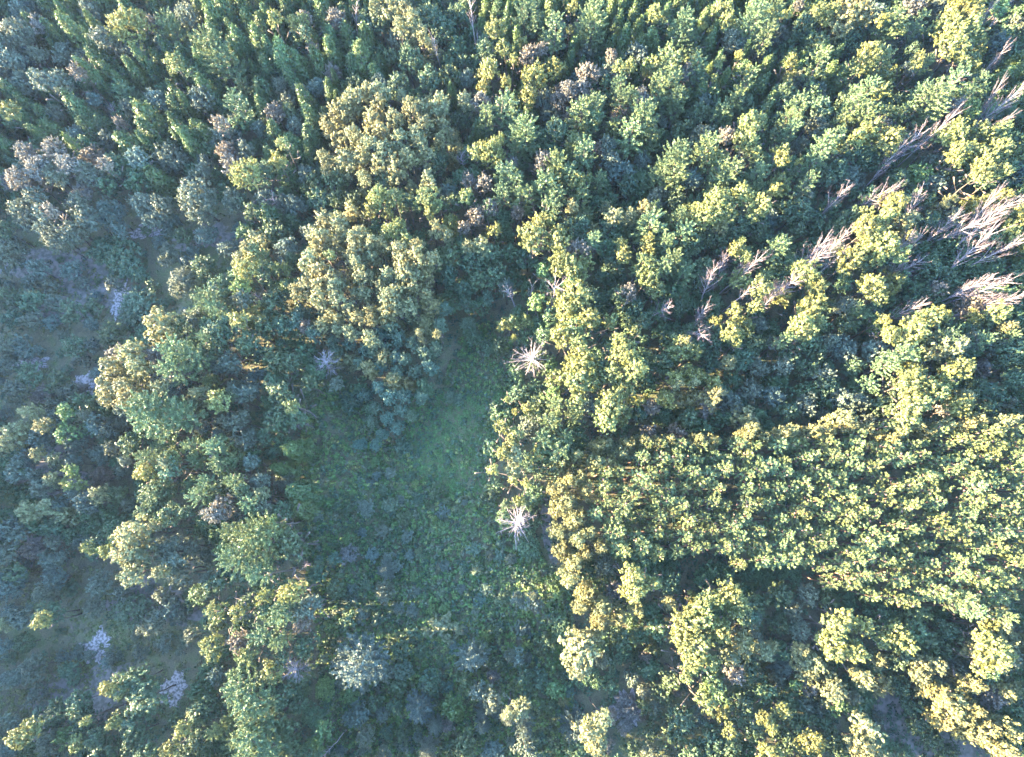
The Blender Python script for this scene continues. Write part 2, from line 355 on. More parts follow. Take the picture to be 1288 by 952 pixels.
# ------------------------------------------------------------------ what stands where: kind x y radius height, (x, y) in 2.5 px steps from a tile's corner
TILES = {
(0, 0): """S 8 18 16 13;S 4 28 14 13;K 20 12 9 11;C 36 10 8 13;C 40 17 12 15;Y 63 12 16 15;S 52 17 11 14;S 64 25 12 9;K 77 12 11 9;W 87 15 14 12;S 95 9 12 11;C 106 8 13 15;C 112 6 12 14;W 106 25 16 17;W 116 30 14 15;C 122 22 12 13;S 84 23 12 8;C 68 35 11 12;C 76 32 9 14;Y 87 32 9 14;C 92 35 10 13;S 20 28 10 10;S 33 28 13 9;S 43 30 10 8;S 22 42 13 15;S 30 41 12 12;K 41 37 8 13;C 49 37 10 14;C 57 40 10 11;C 63 42 9 10;S 12 42 15 10;C 7 50 12 12;Y 5 56 9 13;C 14 53 9 11;C 24 58 12 10;C 40 56 15 11;S 47 50 9 8;D 55 58 9 7;W 64 48 11 9;S 80 49 13 10;C 92 50 9 12;C 76 60 16 12;S 66 54 10 8;S 103 50 14 11;C 106 47 11 13;W 121 54 14 14;K 110 62 10 15;S 115 70 18 10;C 98 67 12 13;C 90 62 9 11;C 68 71 17 10;C 79 66 13 12;S 38 67 11 9;C 46 67 11 11;S 54 70 12 8;C 28 65 12 10;C 20 69 9 11;K 62 63 7 9;C 5 75 11 11;K 12 76 12 15;K 27 75 12 15;K 16 84 12 15;K 8 90 12 15;S 26 88 14 13;K 34 82 12 15;S 44 88 14 12;K 53 82 9 14;S 71 81 12 12;S 86 79 17 8;C 80 91 14 10;S 101 87 11 9;Y 122 86 14 15;S 97 93 10 8;C 55 5 12 11;C 66 4 10 11;S 45 6 12 10;C 27 5 12 11;S 12 6 12 10;C 30 18 12 11""",
(322, 0): """C 3 24 12 14;C 9 12 8 14;Y 9 8 8 15;C 15 4 10 12;Y 20 12 10 14;K 26 9 9 13;C 33 6 12 13;C 12 14 7 12;G 25 17 7 13;C 14 30 14 15;C 5 28 10 12;C 30 20 12 11;C 38 27 12 13;K 28 24 7 10;K 40 8 11 12;D 45 10 8 13;C 51 7 9 11;G 56 9 10 10;C 47 22 12 12;C 56 20 12 12;C 33 31 11 13;C 24 35 12 12;C 19 40 10 11;C 54 32 15 13;C 48 37 12 11;K 38 37 10 9;S 30 43 10 8;S 13 43 10 8;C 5 44 12 10;S 22 46 8 8;C 37 48 9 11;C 26 51 10 13;S 16 51 10 8;C 41 43 7 10;K 11 57 12 10;C 4 56 10 10;G 18 58 9 9;S 20 64 10 8;C 30 62 12 11;S 2 65 10 8;C 9 69 11 10;C 28 71 12 11;C 20 74 13 11;Y 14 73 7 14;Y 12 82 8 13;C 6 80 10 9;C 16 88 13 10;G 3 87 12 11;S 26 88 10 8
T 67 4 14 16;T 74 6 8 15;T 60 2 7 14;T 71 14 8 15;T 80 10 9 16;T 82 17 7 14;G 62 10 12 11;S 72 20 11 10;G 88 8 14 11;G 93 15 13 11;G 102 8 12 10;D 110 7 9 17;D 92 22 7 13;D 110 20 6 9;C 122 6 11 12;C 127 9 8 12;Y 121 15 10 15;G 118 22 10 12;G 77 30 14 11;G 68 29 10 9;G 87 40 13 11;G 98 38 13 10;S 106 40 10 9;G 104 31 8 9;Y 125 25 9 14;Y 119 34 11 14;Y 114 43 8 13;S 61 42 10 10;G 52 43 10 10;G 72 44 13 12;T 73 48 6 13;C 99 49 8 10;T 105 49 8 14;K 112 50 10 14;Y 125 40 7 14;W 124 53 13 16;W 116 58 10 15;G 103 60 10 9
T 50 51 11 15;T 57 48 10 15;T 63 47 9 15;T 46 54 10 14;T 40 57 9 14;T 44 62 10 12;T 38 66 8 12;T 42 72 12 12;T 62 56 10 15;T 58 61 11 16;T 52 67 10 16;T 62 68 10 16;T 57 74 11 16;T 47 82 12 15;T 52 77 9 16;T 69 61 9 16;T 77 56 9 16;T 83 54 9 15;T 84 61 10 16;T 80 67 9 16;T 73 72 10 16;T 66 77 11 16;T 70 85 13 16;T 78 80 10 15;T 84 72 9 15;T 86 80 9 14;T 62 84 10 15;T 33 80 7 14;T 36 86 5 12;T 93 52 11 15;T 94 61 9 14;T 94 69 8 13;G 90 77 10 10;T 87 91 10 14;G 92 83 12 10;D 102 80 12 10;G 118 67 8 9
Y 117 77 15 15;Y 110 76 8 14;Y 122 70 8 14;W 124 88 12 15;C 114 66 12 10;K 107 90 9 12;T 56 90 8 13;G 40 91 14 10;G 31 92 10 9;G 66 92 12 11;K 115 92 9 13""",
(644, 0): """W 7 7 15 16;C 2 3 10 12;C 20 6 12 13;Y 30 3 7 13;C 15 2 9 12;Y 29 15 5 12;W 38 10 15 17;W 40 20 14 12;C 47 7 8 13;C 55 5 10 13;C 52 15 9 12;W 21 16 12 16;K 15 24 8 13;K 7 26 13 14;Y 6 20 6 12;C 30 22 10 11;C 3 22 8 12;S 36 27 12 9;C 62 10 10 13;Y 71 6 9 14;Y 76 8 4 13;C 57 22 10 13;C 61 17 9 12;C 69 21 11 13;S 63 27 11 11;C 78 10 9 12;C 83 5 9 12;C 73 27 9 11;C 82 26 9 11;W 87 11 12 16;W 87 20 14 14;C 79 19 9 12;C 90 26 9 11;C 93 12 8 13;Y 95 11 4 14;C 100 8 9 12;C 100 18 10 11;Y 107 5 12 13;Y 109 11 8 13;C 106 15 9 11;S 111 20 12 12;S 116 23 10 11;W 122 11 15 17;W 127 16 10 16;S 124 25 12 10;C 120 5 7 13;C 116 28 9 12;Y 115 27 5 14;C 0 32 9 13;Y 12 37 12 14;C 20 40 10 11;Y 23 33 9 13;C 7 41 8 11;Y 0 30 5 13;C 29 33 9 10;K 50 29 7 14;S 49 33 10 11;S 47 37 9 10;Y 54 35 7 15;Y 61 33 8 14;Y 71 31 8 13;C 65 38 10 11;Y 67 36 5 12;K 39 37 13 14;K 29 44 12 14;K 36 46 13 13;K 24 49 8 12;Y 7 48 10 13;S 15 49 11 10;C 4 53 10 10;C 10 56 10 10;W 41 54 12 15;W 34 58 14 15;W 40 60 12 13;G 25 63 11 14;G 8 59 8 8;W 8 67 16 16;W 5 74 14 12;S 22 57 9 9;S 18 56 10 8
W 53 43 9 15;W 55 48 9 15;W 60 50 10 14;W 78 36 14 16;W 72 43 12 15;W 80 43 12 14;W 81 49 8 14;W 82 55 14 11;W 72 52 12 12;K 66 49 10 13;K 55 57 12 11;W 65 60 17 16;W 60 67 14 15;W 68 70 16 12;W 50 66 10 12;S 48 72 9 12;S 74 62 10 8
W 94 34 11 14;K 88 36 8 12;W 91 41 13 11;Y 92 30 5 13;Y 106 31 6 14;C 102 33 8 11;Y 119 34 5 14;W 120 39 8 14;C 113 37 12 11;C 107 42 9 11;Y 103 39 4 13;C 124 37 8 12;C 93 48 12 11;C 101 48 12 11;W 113 49 11 12;G 117 54 12 9;C 123 47 12 11;C 126 55 10 11;C 89 50 9 10;W 104 58 12 11;G 95 57 11 10;G 90 60 9 9;C 105 63 11 9;S 95 70 16 10;G 84 66 9 9;S 82 71 10 7;G 90 66 8 8
Y 121 61 12 15;K 108 69 9 14;Y 113 71 10 15;Y 106 77 8 14;Y 120 72 10 15;Y 122 78 10 14;Y 127 59 7 14;S 117 80 12 10
W 81 81 16 17;W 85 87 14 16;W 74 88 13 12;W 96 76 13 16;W 98 85 14 12;W 110 88 15 16;W 104 93 12 13;W 122 89 10 14;S 92 90 11 11;G 100 68 9 9
W 38 77 13 15;W 30 73 10 13;K 16 80 11 14;W 21 84 15 15;W 15 92 14 15;W 28 90 12 14;Y 32 93 9 13;Y 39 91 7 12;S 50 80 12 11;S 56 86 13 10;K 1 82 6 12;W 3 92 10 14;G 58 92 10 9;S 66 80 10 8;W 44 90 9 12;K 44 74 7 11;C 50 2 8 12;C 59 2 8 12;C 67 3 8 12;C 89 3 8 12;C 95 4 8 12;C 65 14 8 12""",
(966, 0): """W 2 8 12 16;C 12 5 12 13;Y 8 7 5 13;Y 22 5 9 14;K 15 4 7 12;Y 32 5 8 14;Y 28 10 7 13;T 45 7 16 16;T 40 11 12 15;G 18 14 14 11;G 25 22 14 11;C 20 22 9 11;G 40 20 16 11;S 55 5 10 10;Y 58 9 7 15;W 62 10 12 16;W 58 15 14 13;Y 68 13 8 14;W 75 12 9 15;K 72 4 14 10;S 85 5 14 9;Y 90 12 14 16;Y 100 6 18 17;Y 100 14 13 16;Y 96 22 13 16;Y 106 18 8 15;L 115 5 9 13;D 108 9 10 14;S 116 22 12 10;D 119 8 8 13;W 26 34 12 16;C 30 39 10 11;Y 12 30 6 14;C 8 35 10 11;Y 11 39 6 12;C 24 30 6 12;Y 50 29 11 16;Y 47 34 8 14;W 58 32 10 15;G 55 27 8 11;S 60 20 14 10;Y 75 30 7 15;W 79 31 6 14;G 72 24 9 11;S 73 33 12 11;D 87 35 10 13;G 77 40 12 9;Y 99 29 7 14;Y 98 33 5 13;Y 105 32 5 13;W 93 44 14 16;W 80 51 16 17;W 77 47 8 16;W 84 56 10 14;W 68 56 8 13;W 107 42 8 14;C 114 40 9 12;D 117 30 9 15;G 100 40 12 9;W 101 49 8 14;L 103 55 11 14;K 95 55 9 13;W 107 47 5 12;W 48 45 10 15;Y 57 46 9 14;G 50 50 12 11;G 64 51 9 10;W 40 36 10 12;C 35 43 12 10;S 24 47 12 9;G 8 47 14 11;G 38 52 12 10;S 20 43 9 8;W 16 55 12 15;W 10 60 9 14;C 2 55 9 11;W 12 66 10 14;G 5 69 10 10;G 26 55 12 11;S 22 64 12 11;W 42 56 12 15;W 46 61 13 15;W 36 60 10 13;Y 60 57 8 14;K 56 63 11 13;Y 49 66 13 15;Y 58 71 13 15;Y 45 71 9 14;Y 65 69 7 14;W 29 73 14 16;W 25 78 12 16;W 34 70 8 16;Y 39 74 6 14;G 44 79 15 11;G 56 79 15 10;G 32 88 15 11;S 40 88 13 10;D 72 72 20 14;D 83 67 12 16;D 58 86 14 13
Y 5 80 9 15;Y 9 77 6 14;Y 15 80 4 13;S 15 73 10 9;G 12 88 12 10;W 19 93 9 14;L 75 88 13 9;G 65 90 11 9;Y 95 68 13 15;Y 88 68 10 14;Y 100 75 12 16;Y 93 76 9 15;Y 110 68 14 15;Y 118 66 10 15;Y 118 75 10 16;Y 110 82 14 16;Y 117 86 10 16;Y 106 87 10 16;G 90 83 15 10;G 98 88 12 9;D 114 55 14 17;D 120 50 10 16;D 108 60 10 15;S 83 82 10 8;D 59 94 10 14""",
(0, 238): """S 18 3 12 13;S 22 12 10 14;K 26 11 8 14;S 10 10 14 10;S 38 8 14 11;S 36 22 15 10;S 28 25 16 10;S 24 20 13 10;S 45 15 14 10;S 15 17 11 9;S 56 12 16 9;S 60 20 8 7;S 72 8 14 9;S 82 8 14 9;S 78 14 13 8;S 101 6 22 11;S 119 6 14 9;G 122 6 8 8;G 127 13 9 10;G 2 20 10 9;S 5 33 22 8;S 20 40 12 6;S 16 47 10 4;S 25 49 9 4;S 36 41 13 4;G 60 32 20 5;G 52 30 16 5;G 66 40 13 4;S 57 48 9 4;S 86 16 10 5;S 85 22 8 4;G 94 24 10 5;S 104 24 13 5;S 115 30 12 4;S 98 31 8 3;S 85 33 12 5;S 95 37 9 4;G 104 40 12 5;S 92 47 17 5;G 77 49 8 3;S 4 57 12 5;G 6 55 13 5;G 17 57 13 6;G 8 66 13 5;S 17 66 10 5;S 28 57 11 4;G 37 62 13 5;S 26 67 9 3;S 46 68 8 3;G 57 73 15 5;S 47 78 9 4;G 38 79 14 5;S 41 85 9 3;S 13 79 13 5;S 4 80 14 6;S 5 88 12 5;G 70 56 18 3;G 66 64 16 3;S 33 73 7 3;S 20 81 6 3;G 15 93 14 4;G 72 44 8 3
Y 124 41 12 13;Y 127 34 8 12;T 127 28 8 13;W 103 56 12 15;W 108 61 9 14;G 111 50 13 10;G 114 57 9 9;L 120 51 12 13;S 121 57 10 12;Y 122 65 9 13;T 82 68 16 14;G 90 68 12 10;S 99 66 11 8;T 67 82 14 14;T 58 89 14 14;T 72 88 12 14;K 78 85 10 11;W 90 82 16 15;W 98 82 14 14;W 88 91 14 15;G 108 72 14 12;W 103 73 7 13;G 117 71 14 10;G 125 77 13 10;S 116 88 14 10;S 108 89 11 9;G 110 79 12 10""",
(322, 238): """S 5 5 10 9;D 10 5 10 9;C 8 15 15 9;G 10 22 14 8;S 20 8 12 8;G 33 5 14 8;G 42 4 10 9;G 50 5 10 10;T 48 11 9 13;W 2 33 9 12;Y 12 40 8 11;Y 17 41 6 11;S 15 30 14 9;G 5 42 12 9;S 25 22 8 7;G 20 36 10 9
T 33 16 10 15;T 40 18 10 15;T 28 22 10 14;T 35 24 11 15;T 44 24 8 14;T 28 29 8 14;T 35 31 9 14;T 40 30 8 14;Y 35 35 6 15;T 27 38 11 15;T 33 42 10 15;T 40 44 9 15;T 25 48 9 15;T 31 49 10 15;T 38 50 10 15;T 20 49 8 14;T 32 56 10 15;T 40 56 9 15;T 26 55 5 13
Y 62 5 12 15;Y 57 9 8 14;Y 70 5 9 14;G 76 8 12 11;Y 66 13 7 13;Y 72 16 7 13;Y 66 22 11 15;Y 76 24 9 14;T 48 26 9 15;T 54 24 9 15;T 47 33 10 15;T 53 32 9 15;T 58 29 9 15;T 50 39 9 15;T 55 45 11 15;T 60 35 9 14;T 64 29 9 14;T 74 31 11 16;T 82 29 9 15;T 79 35 13 16;T 73 39 12 16;T 87 36 11 15;T 77 45 13 16;T 85 44 10 14;T 67 43 8 15;T 63 48 9 14;T 66 53 10 15;T 73 53 11 14;T 81 50 8 13;T 72 60 9 14;T 66 60 10 14;T 78 60 10 13;T 85 53 8 12;T 88 59 9 11;T 54 52 8 13;T 48 52 6 13;T 45 49 6 12;T 56 59 7 13;T 57 66 7 13;T 51 65 9 13;T 47 60 9 13;T 42 65 7 12;T 47 71 8 12;T 38 64 7 12;T 33 67 8 12;T 41 70 6 11;T 59 74 9 12;T 67 66 9 12;T 82 73 5 11;T 91 73 5 11;T 86 75 4 10
U 62 72 9 9;U 68 71 9 10;U 73 76 9 9;U 79 77 8 9;U 66 79 8 8;U 60 83 8 8;U 55 80 8 8;U 53 87 8 7;U 62 90 8 7;U 70 85 8 8;U 76 85 8 8;U 84 83 8 8;U 90 80 8 8;U 93 68 8 9;U 80 91 8 7;U 88 90 8 7;U 71 92 8 7;U 30 72 8 9;U 38 76 8 8;U 46 78 8 8;U 33 62 6 10;U 24 62 8 9;U 20 65 8 9;U 95 60 8 9;U 40 81 7 7
D 35 88 16 9
Y 86 3 12 15;Y 92 8 8 14;Y 87 13 7 13;T 90 20 9 14;T 95 23 7 13;G 100 6 10 10;Y 106 4 8 15;K 110 15 10 13;K 117 8 8 14;K 105 20 9 12;Y 118 20 8 13;W 116 10 8 14;T 114 28 10 13;T 107 29 7 13;D 122 12 8 11;W 125 3 10 14
G 98 35 12 11;G 97 45 12 10;G 104 50 10 9;G 110 36 14 11;G 118 33 12 11;G 120 43 14 10;G 112 46 12 9;G 106 57 9 8;U 116 55 8 7;S 126 50 9 9;G 110 75 10 5;U 107 68 8 5;G 117 80 9 4;Y 125 68 8 9;Y 128 66 6 9;G 124 78 9 6
G 10 55 12 10;G 9 60 13 10;D 5 56 7 9;G 4 70 14 9;G 14 68 11 8;G 10 85 15 10;G 18 88 12 9;G 4 82 10 9;K 25 70 8 8""",
(644, 238): """W 5 5 12 14;W 20 10 12 15;W 24 3 10 14;K 2 12 9 12;D 14 8 8 11;W 35 5 10 12;Y 8 22 13 15;Y 15 18 12 15;Y 22 22 12 15;T 29 9 7 14;G 28 20 12 12;G 34 17 10 12;K 12 28 10 13;G 8 34 13 8;Y 24 36 12 15;Y 24 30 7 14;K 33 31 12 14;Y 29 41 12 15;W 42 24 8 15;Y 36 40 12 13;L 16 41 8 12;D 20 50 16 13;L 30 48 8 13;D 3 53 10 12;D 8 55 6 11;L 13 57 10 12;Y 32 55 14 16;Y 28 60 12 15;Y 36 63 12 16;Y 24 74 12 15;Y 36 75 11 15;Y 40 68 10 14;Y 33 70 12 15;D 11 80 22 13;Y 1 68 8 9;Y 7 66 7 9;Y 1 74 4 8;G 14 88 13 7;L 20 88 8 7;Y 34 91 18 15;W 49 80 9 14;Y 54 77 12 15;Y 57 84 13 16;Y 60 91 13 16;Y 48 67 9 12;Y 61 72 8 14;G 45 90 14 12;Y 50 93 12 15;G 60 60 14 9;K 57 53 10 13;G 53 55 12 11;G 56 64 12 9;Y 68 43 13 14;Y 72 50 10 12;W 66 38 12 14;W 76 38 11 15;W 82 36 11 15;W 86 42 12 12;W 71 20 15 15;W 78 24 9 15;Y 67 27 10 14;Y 58 32 9 13;Y 56 26 7 13;G 52 38 14 9;G 48 43 13 8;T 51 13 9 14;T 66 11 9 14;T 59 14 8 13;W 73 10 7 12;G 50 20 14 10;G 58 21 12 9;S 75 3 12 9;G 82 5 10 10;W 84 13 8 14;W 85 22 11 14;G 90 28 14 10;Y 104 5 14 16;Y 98 12 14 15;Y 90 14 8 13;Y 107 10 12 15;Y 117 4 12 15;Y 124 9 12 15;T 104 17 9 13;G 110 18 14 10;G 118 16 12 10;G 124 20 10 10;G 96 24 14 9;G 104 26 13 9;G 96 40 12 9;G 93 46 12 8
D 76 55 16 12;D 97 58 20 13;D 104 47 16 14;D 95 64 14 10;D 115 40 14 14;D 111 37 10 13;Y 114 31 8 14;Y 118 32 6 14;W 113 28 5 13;D 114 53 9 12;Y 125 49 11 15;Y 121 58 9 14;Y 112 60 9 13;Y 110 70 10 14;Y 114 77 6 12;Y 104 66 6 12;G 100 75 14 9;G 90 72 12 8;Y 85 80 13 12;Y 92 81 8 12;T 86 78 8 13;G 100 86 13 8;T 109 87 8 11;G 115 85 12 8;G 122 78 13 8;G 78 78 13 9;G 76 88 13 10;Y 88 93 12 12;S 124 88 12 8;G 84 60 11 8;S 124 68 10 7;G 66 66 12 9;Y 80 94 8 12""",
(966, 238): """Y 4 3 8 14;G 14 10 16 11;S 18 4 12 10;D 33 7 14 12;D 50 2 18 13;G 20 16 14 9;G 14 22 10 9;Y 62 7 12 15;T 69 15 9 13;G 40 15 15 10;G 36 20 13 9;Y 48 12 7 12;D 80 12 16 14;T 90 5 6 11;G 78 18 12 8;D 100 14 20 15;D 112 6 14 15;D 110 20 18 16;D 118 12 12 16;D 88 22 14 12;Y 50 20 14 16;Y 57 16 9 15;Y 55 28 17 16;Y 62 33 10 15;Y 40 37 13 15;G 48 36 12 12;W 5 31 11 14;D 18 36 20 14;D 22 33 16 14;D 36 30 12 14;D 8 50 18 13;D 5 55 14 12;Y 20 43 13 14;Y 25 49 10 13;D 28 40 8 12;Y 20 59 14 14;Y 50 49 12 14;Y 57 54 9 13;T 56 50 6 12;S 40 58 12 11;W 43 60 6 12;Y 58 66 8 12;L 55 70 12 7;G 52 60 10 8;D 66 60 16 12;D 72 28 14 14;D 68 38 16 12;D 66 41 10 12;G 80 40 14 8;G 88 44 12 8;D 80 28 10 13;G 82 54 15 8;K 86 50 9 9;D 106 35 20 16;D 115 30 14 16;D 100 48 18 15;D 110 46 18 16;D 118 52 14 15;D 100 58 16 12;Y 85 65 11 14;W 80 66 12 14;Y 72 70 13 15;Y 64 73 11 14;Y 91 63 6 13;G 74 76 14 9;T 88 80 16 15;W 88 76 10 15;W 65 85 15 15;W 60 88 10 13;Y 97 89 12 15;Y 90 93 10 14;Y 73 94 12 14;W 108 75 9 14;S 104 77 12 11;Y 102 62 7 12;Y 117 61 11 14;T 120 68 8 13;G 105 67 14 9;W 120 75 8 12;S 115 78 10 9;K 108 89 10 8;G 118 88 12 8;Y 16 70 12 14;Y 19 75 9 13;W 8 76 8 13;W 25 67 7 13;G 38 69 10 9;S 38 80 16 8;S 30 77 12 8;S 53 82 14 8;G 24 82 12 8;G 10 84 12 8;G 20 90 14 7;G 42 90 12 7;S 8 90 10 8;S 28 93 10 7;G 30 60 9 8;S 3 78 8 8;G 124 80 14 11;G 126 72 12 11;G 125 88 13 10;G 124 94 12 10""",
(0, 476): """S 8 8 14 6;G 30 3 12 5;S 35 8 12 5;S 28 14 9 5;K 22 8 12 3;K 43 5 6 3;T 18 17 9 9;L 35 16 9 10;G 48 13 12 6;S 44 18 7 8;S 50 22 11 8;T 58 12 9 12;T 56 4 12 14;T 68 3 12 14;S 60 22 12 6;S 56 26 10 7;L 34 27 11 9;T 24 23 8 10;S 30 22 13 7;T 12 28 12 9;T 8 33 11 9;S 22 31 15 7;T 19 36 7 9;S 40 32 14 7;S 14 40 12 7;T 30 41 10 8;S 38 42 9 7;S 58 35 9 7;S 52 38 14 5;S 62 41 6 8;G 3 50 12 6;S 9 47 12 9;L 10 48 4 8;S 20 48 9 7;T 28 49 7 9;L 37 46 7 9;Y 36 53 10 9;S 22 56 12 8;T 27 52 7 9;K 52 49 14 5;S 62 47 9 5;S 47 62 15 9;T 50 58 10 10;S 40 57 9 7;T 17 66 12 9;T 25 66 8 9;S 32 62 9 7;T 34 69 12 7;G 28 75 12 6;S 6 78 16 9;S 3 88 12 9;K 18 86 12 5;S 27 82 9 6;S 42 82 10 4;S 27 91 13 6;Y 46 87 7 11;Y 54 89 8 12;G 50 84 12 9;G 60 58 11 7;S 65 64 9 6;G 65 36 10 9;T 67 77 15 13;T 76 75 6 12;T 68 88 13 13;T 74 88 12 12;S 86 82 13 9;S 86 92 12 10;G 80 58 17 10;G 75 64 13 9;G 86 66 14 10;G 80 70 10 8
W 80 18 22 17;W 75 24 17 17;W 90 18 15 15;W 72 14 10 16;T 65 12 9 11;S 63 17 9 8;S 86 3 12 11;T 82 4 8 14;T 99 8 6 12;Y 108 14 12 13;S 122 8 13 9;G 117 8 6 10;S 120 20 14 10;S 100 26 10 9;W 75 38 9 13;Y 87 37 9 12;Y 71 47 11 11;G 84 46 14 12;T 82 43 7 13;W 96 35 9 11;W 106 34 10 13;W 98 42 9 11;W 112 32 12 10;S 123 30 14 9;W 110 44 10 12;W 117 50 8 13;W 118 40 9 10;S 127 42 10 9;W 104 53 10 11;W 98 58 11 12;G 94 65 7 10;K 107 68 14 13;K 112 62 12 12;G 114 56 13 10;W 126 62 12 12;G 122 57 8 11;S 120 66 8 9;S 104 90 12 6;S 96 84 10 7;L 112 86 9 10;W 124 86 20 17;W 118 78 12 15;S 110 28 8 8""",
(322, 476): """G 12 9 13 11;Y 17 12 8 13;G 12 20 16 11;G 20 20 10 9;G 8 3 11 9;G 28 3 9 8;S 40 3 9 7;G 5 29 9 7;G 9 38 8 6;C 18 34 12 9;C 13 45 11 8;C 26 37 7 7;C 20 58 14 9;C 19 66 13 8;S 2 52 10 9;T 3 58 8 11;S 3 65 9 10;S 14 51 12 6
W 7 82 24 17;W 3 78 14 17;G 18 84 16 13;G 13 68 12 9;L 7 70 5 15
U 55 8 8 6;U 62 5 9 8;U 68 10 9 8;U 75 8 9 8;U 82 10 8 7;U 60 15 8 6;U 66 20 8 6;U 73 16 8 7;U 58 22 7 5;U 64 28 7 5;U 71 24 8 5;U 52 33 7 4;U 60 33 7 4;U 78 18 7 6;G 47 12 12 3;G 73 33 9 3;S 55 65 11 3;G 46 66 6 2.5;L 80 53 4 2.5;L 60 42 6 2;G 75 70 8 2.5;L 47 81 8 3;K 47 88 11 3;S 68 93 12 3;L 90 71 4 1.5;D 25 94 9 3;U 97 9 7 4;U 102 11 6 3;Y 127 11 4 9;G 120 16 8 5;Y 124 26 9 14;Y 124 36 9 14;Y 120 44 7 13;Y 128 32 8 14;Y 128 52 6 12;G 118 60 10 3;D 129 77 17 10;G 127 63 5 9""",
(644, 476): """G 3 8 12 6;Y 7 14 6 10;Y 1 18 4 9;G 14 12 13 8;L 21 8 10 11;Y 32 4 14 15;Y 42 3 10 14;Y 36 12 10 15;Y 50 12 14 16;Y 46 20 15 15;Y 56 6 11 14;W 32 18 9 13;W 17 22 12 14;W 22 14 9 14;W 22 36 14 14;W 17 32 12 14;W 24 28 9 13;G 27 33 10 9;G 18 44 9 10;G 21 40 9 10;Y 13 38 9 12;G 28 38 9 10;G 15 48 7 8;Y 2 28 9 14;T 3 36 9 14;T 1 46 8 13;Y 7 52 6 13;G 8 42 10 9;Y 2 62 7 9;G 8 66 10 5;G 12 72 8 4
Y 62 12 10 9;G 64 18 9 8;K 70 16 11 9;Y 78 10 11 11;T 84 3 8 12;T 90 2 6 12;T 99 9 12 12;K 96 14 13 8;S 110 12 14 8;S 120 4 14 8;G 88 20 12 8;T 116 20 14 9;K 68 27 10 8;K 82 28 10 8;Y 100 4 9 10
E 24 44 11 12;E 32 40 10 12;E 21 56 11 12;E 27 52 10 13;E 34 50 10 12;E 22 66 11 12;E 29 62 11 13;E 36 58 10 12;E 23 76 11 12;E 30 72 11 13;E 36 68 10 12;E 25 86 11 12;E 32 82 11 13;E 38 78 9 12;E 31 90 11 12;E 38 88 10 12;E 43 84 9 12;E 28 94 11 12;E 44 34 11 12;E 50 32 10 12;E 40 43 10 12;E 47 42 10 12;E 53 40 10 12;E 58 34 10 12;E 65 32 10 12;E 72 31 9 12;E 78 32 9 12;E 92 32 9 12;E 98 32 9 12;E 114 30 10 13;E 120 28 10 13;E 126 30 10 12""",
(966, 476): """Y 70 4 13 15;Y 80 3 11 14;Y 68 18 14 15;Y 74 13 12 15;Y 85 8 11 14;Y 93 12 12 14;Y 96 10 9 13;T 100 10 8 13;K 88 17 9 9;Y 88 2 9 13;S 4 9 12 9;S 20 13 14 9;S 38 11 16 9;S 46 12 11 9;G 28 4 13 8;G 55 14 13 8;G 62 6 12 8;G 112 8 13 9;G 104 4 12 9;S 118 12 10 8;G 110 16 10 8;S 50 20 8 7;G 10 16 11 8;S 30 20 9 7;E 36 20 12 14;E 41 24 10 14;E 12 27 9 13;E 20 27 9 13;E 4 28 9 13;E 28 26 9 13;E 48 26 9 13;E 56 27 9 13;E 64 27 9 13;E 72 26 9 13;E 80 26 9 13;E 88 25 10 13;E 96 25 9 13;E 104 23 10 14;E 112 22 10 14;E 119 22 10 14""",
(0, 714): """S 5 8 18 7;G 8 3 12 7;S 28 5 13 6;S 24 11 12 6;G 35 10 10 2;S 50 8 14 5;S 47 20 13 4;S 62 12 10 4;G 66 22 18 2.5;S 76 28 15 5;S 85 20 12 5;S 82 14 9 5;S 91 24 9 4;G 96 17 9 4;G 25 24 14 9;Y 20 27 9 11;S 12 25 15 7;T 2 28 8 9;S 3 40 10 5;G 13 38 11 5;S 10 55 12 5;S 18 50 13 6;S 6 56 9 5;S 19 63 11 4;S 71 43 9 4;S 57 45 9 4;G 35 53 12 3;K 38 51 5 2;S 97 35 9 6;S 91 42 5 3;S 110 53 9 6;G 70 56 16 9;G 62 60 13 9;G 75 65 16 10;Y 53 62 8 11;Y 58 76 8 11;G 68 78 16 10;G 66 86 12 9;G 40 68 13 9;G 30 72 13 8;G 42 77 13 9;Y 43 77 6 11;G 48 85 13 9;Y 13 85 12 12;Y 16 80 9 12;L 33 85 11 8;Y 37 90 8 10;S 24 88 13 8;G 22 76 12 7;G 52 92 11 9;S 5 78 12 6;S 5 92 12 6;G 75 92 13 9
T 66 3 12 12;S 90 3 16 9;T 82 2 8 12;G 104 12 9 8;S 105 5 8 7;G 112 5 11 8;G 120 4 9 8;G 102 13 7 7;Y 108 21 10 12;Y 118 22 9 13;G 124 18 10 9;K 122 35 14 12;Y 108 39 12 12;G 110 29 8 6;Y 126 44 9 13
G 100 72 12 9;T 98 72 7 9;Y 92 82 9 12;G 108 70 13 8;G 102 84 14 9;W 108 84 8 11;Y 86 92 9 12;G 96 92 12 9;G 90 74 9 8
W 122 58 14 15;W 126 66 15 16;W 124 76 13 16;W 127 86 16 16;W 120 85 8 14;W 122 93 12 15""",
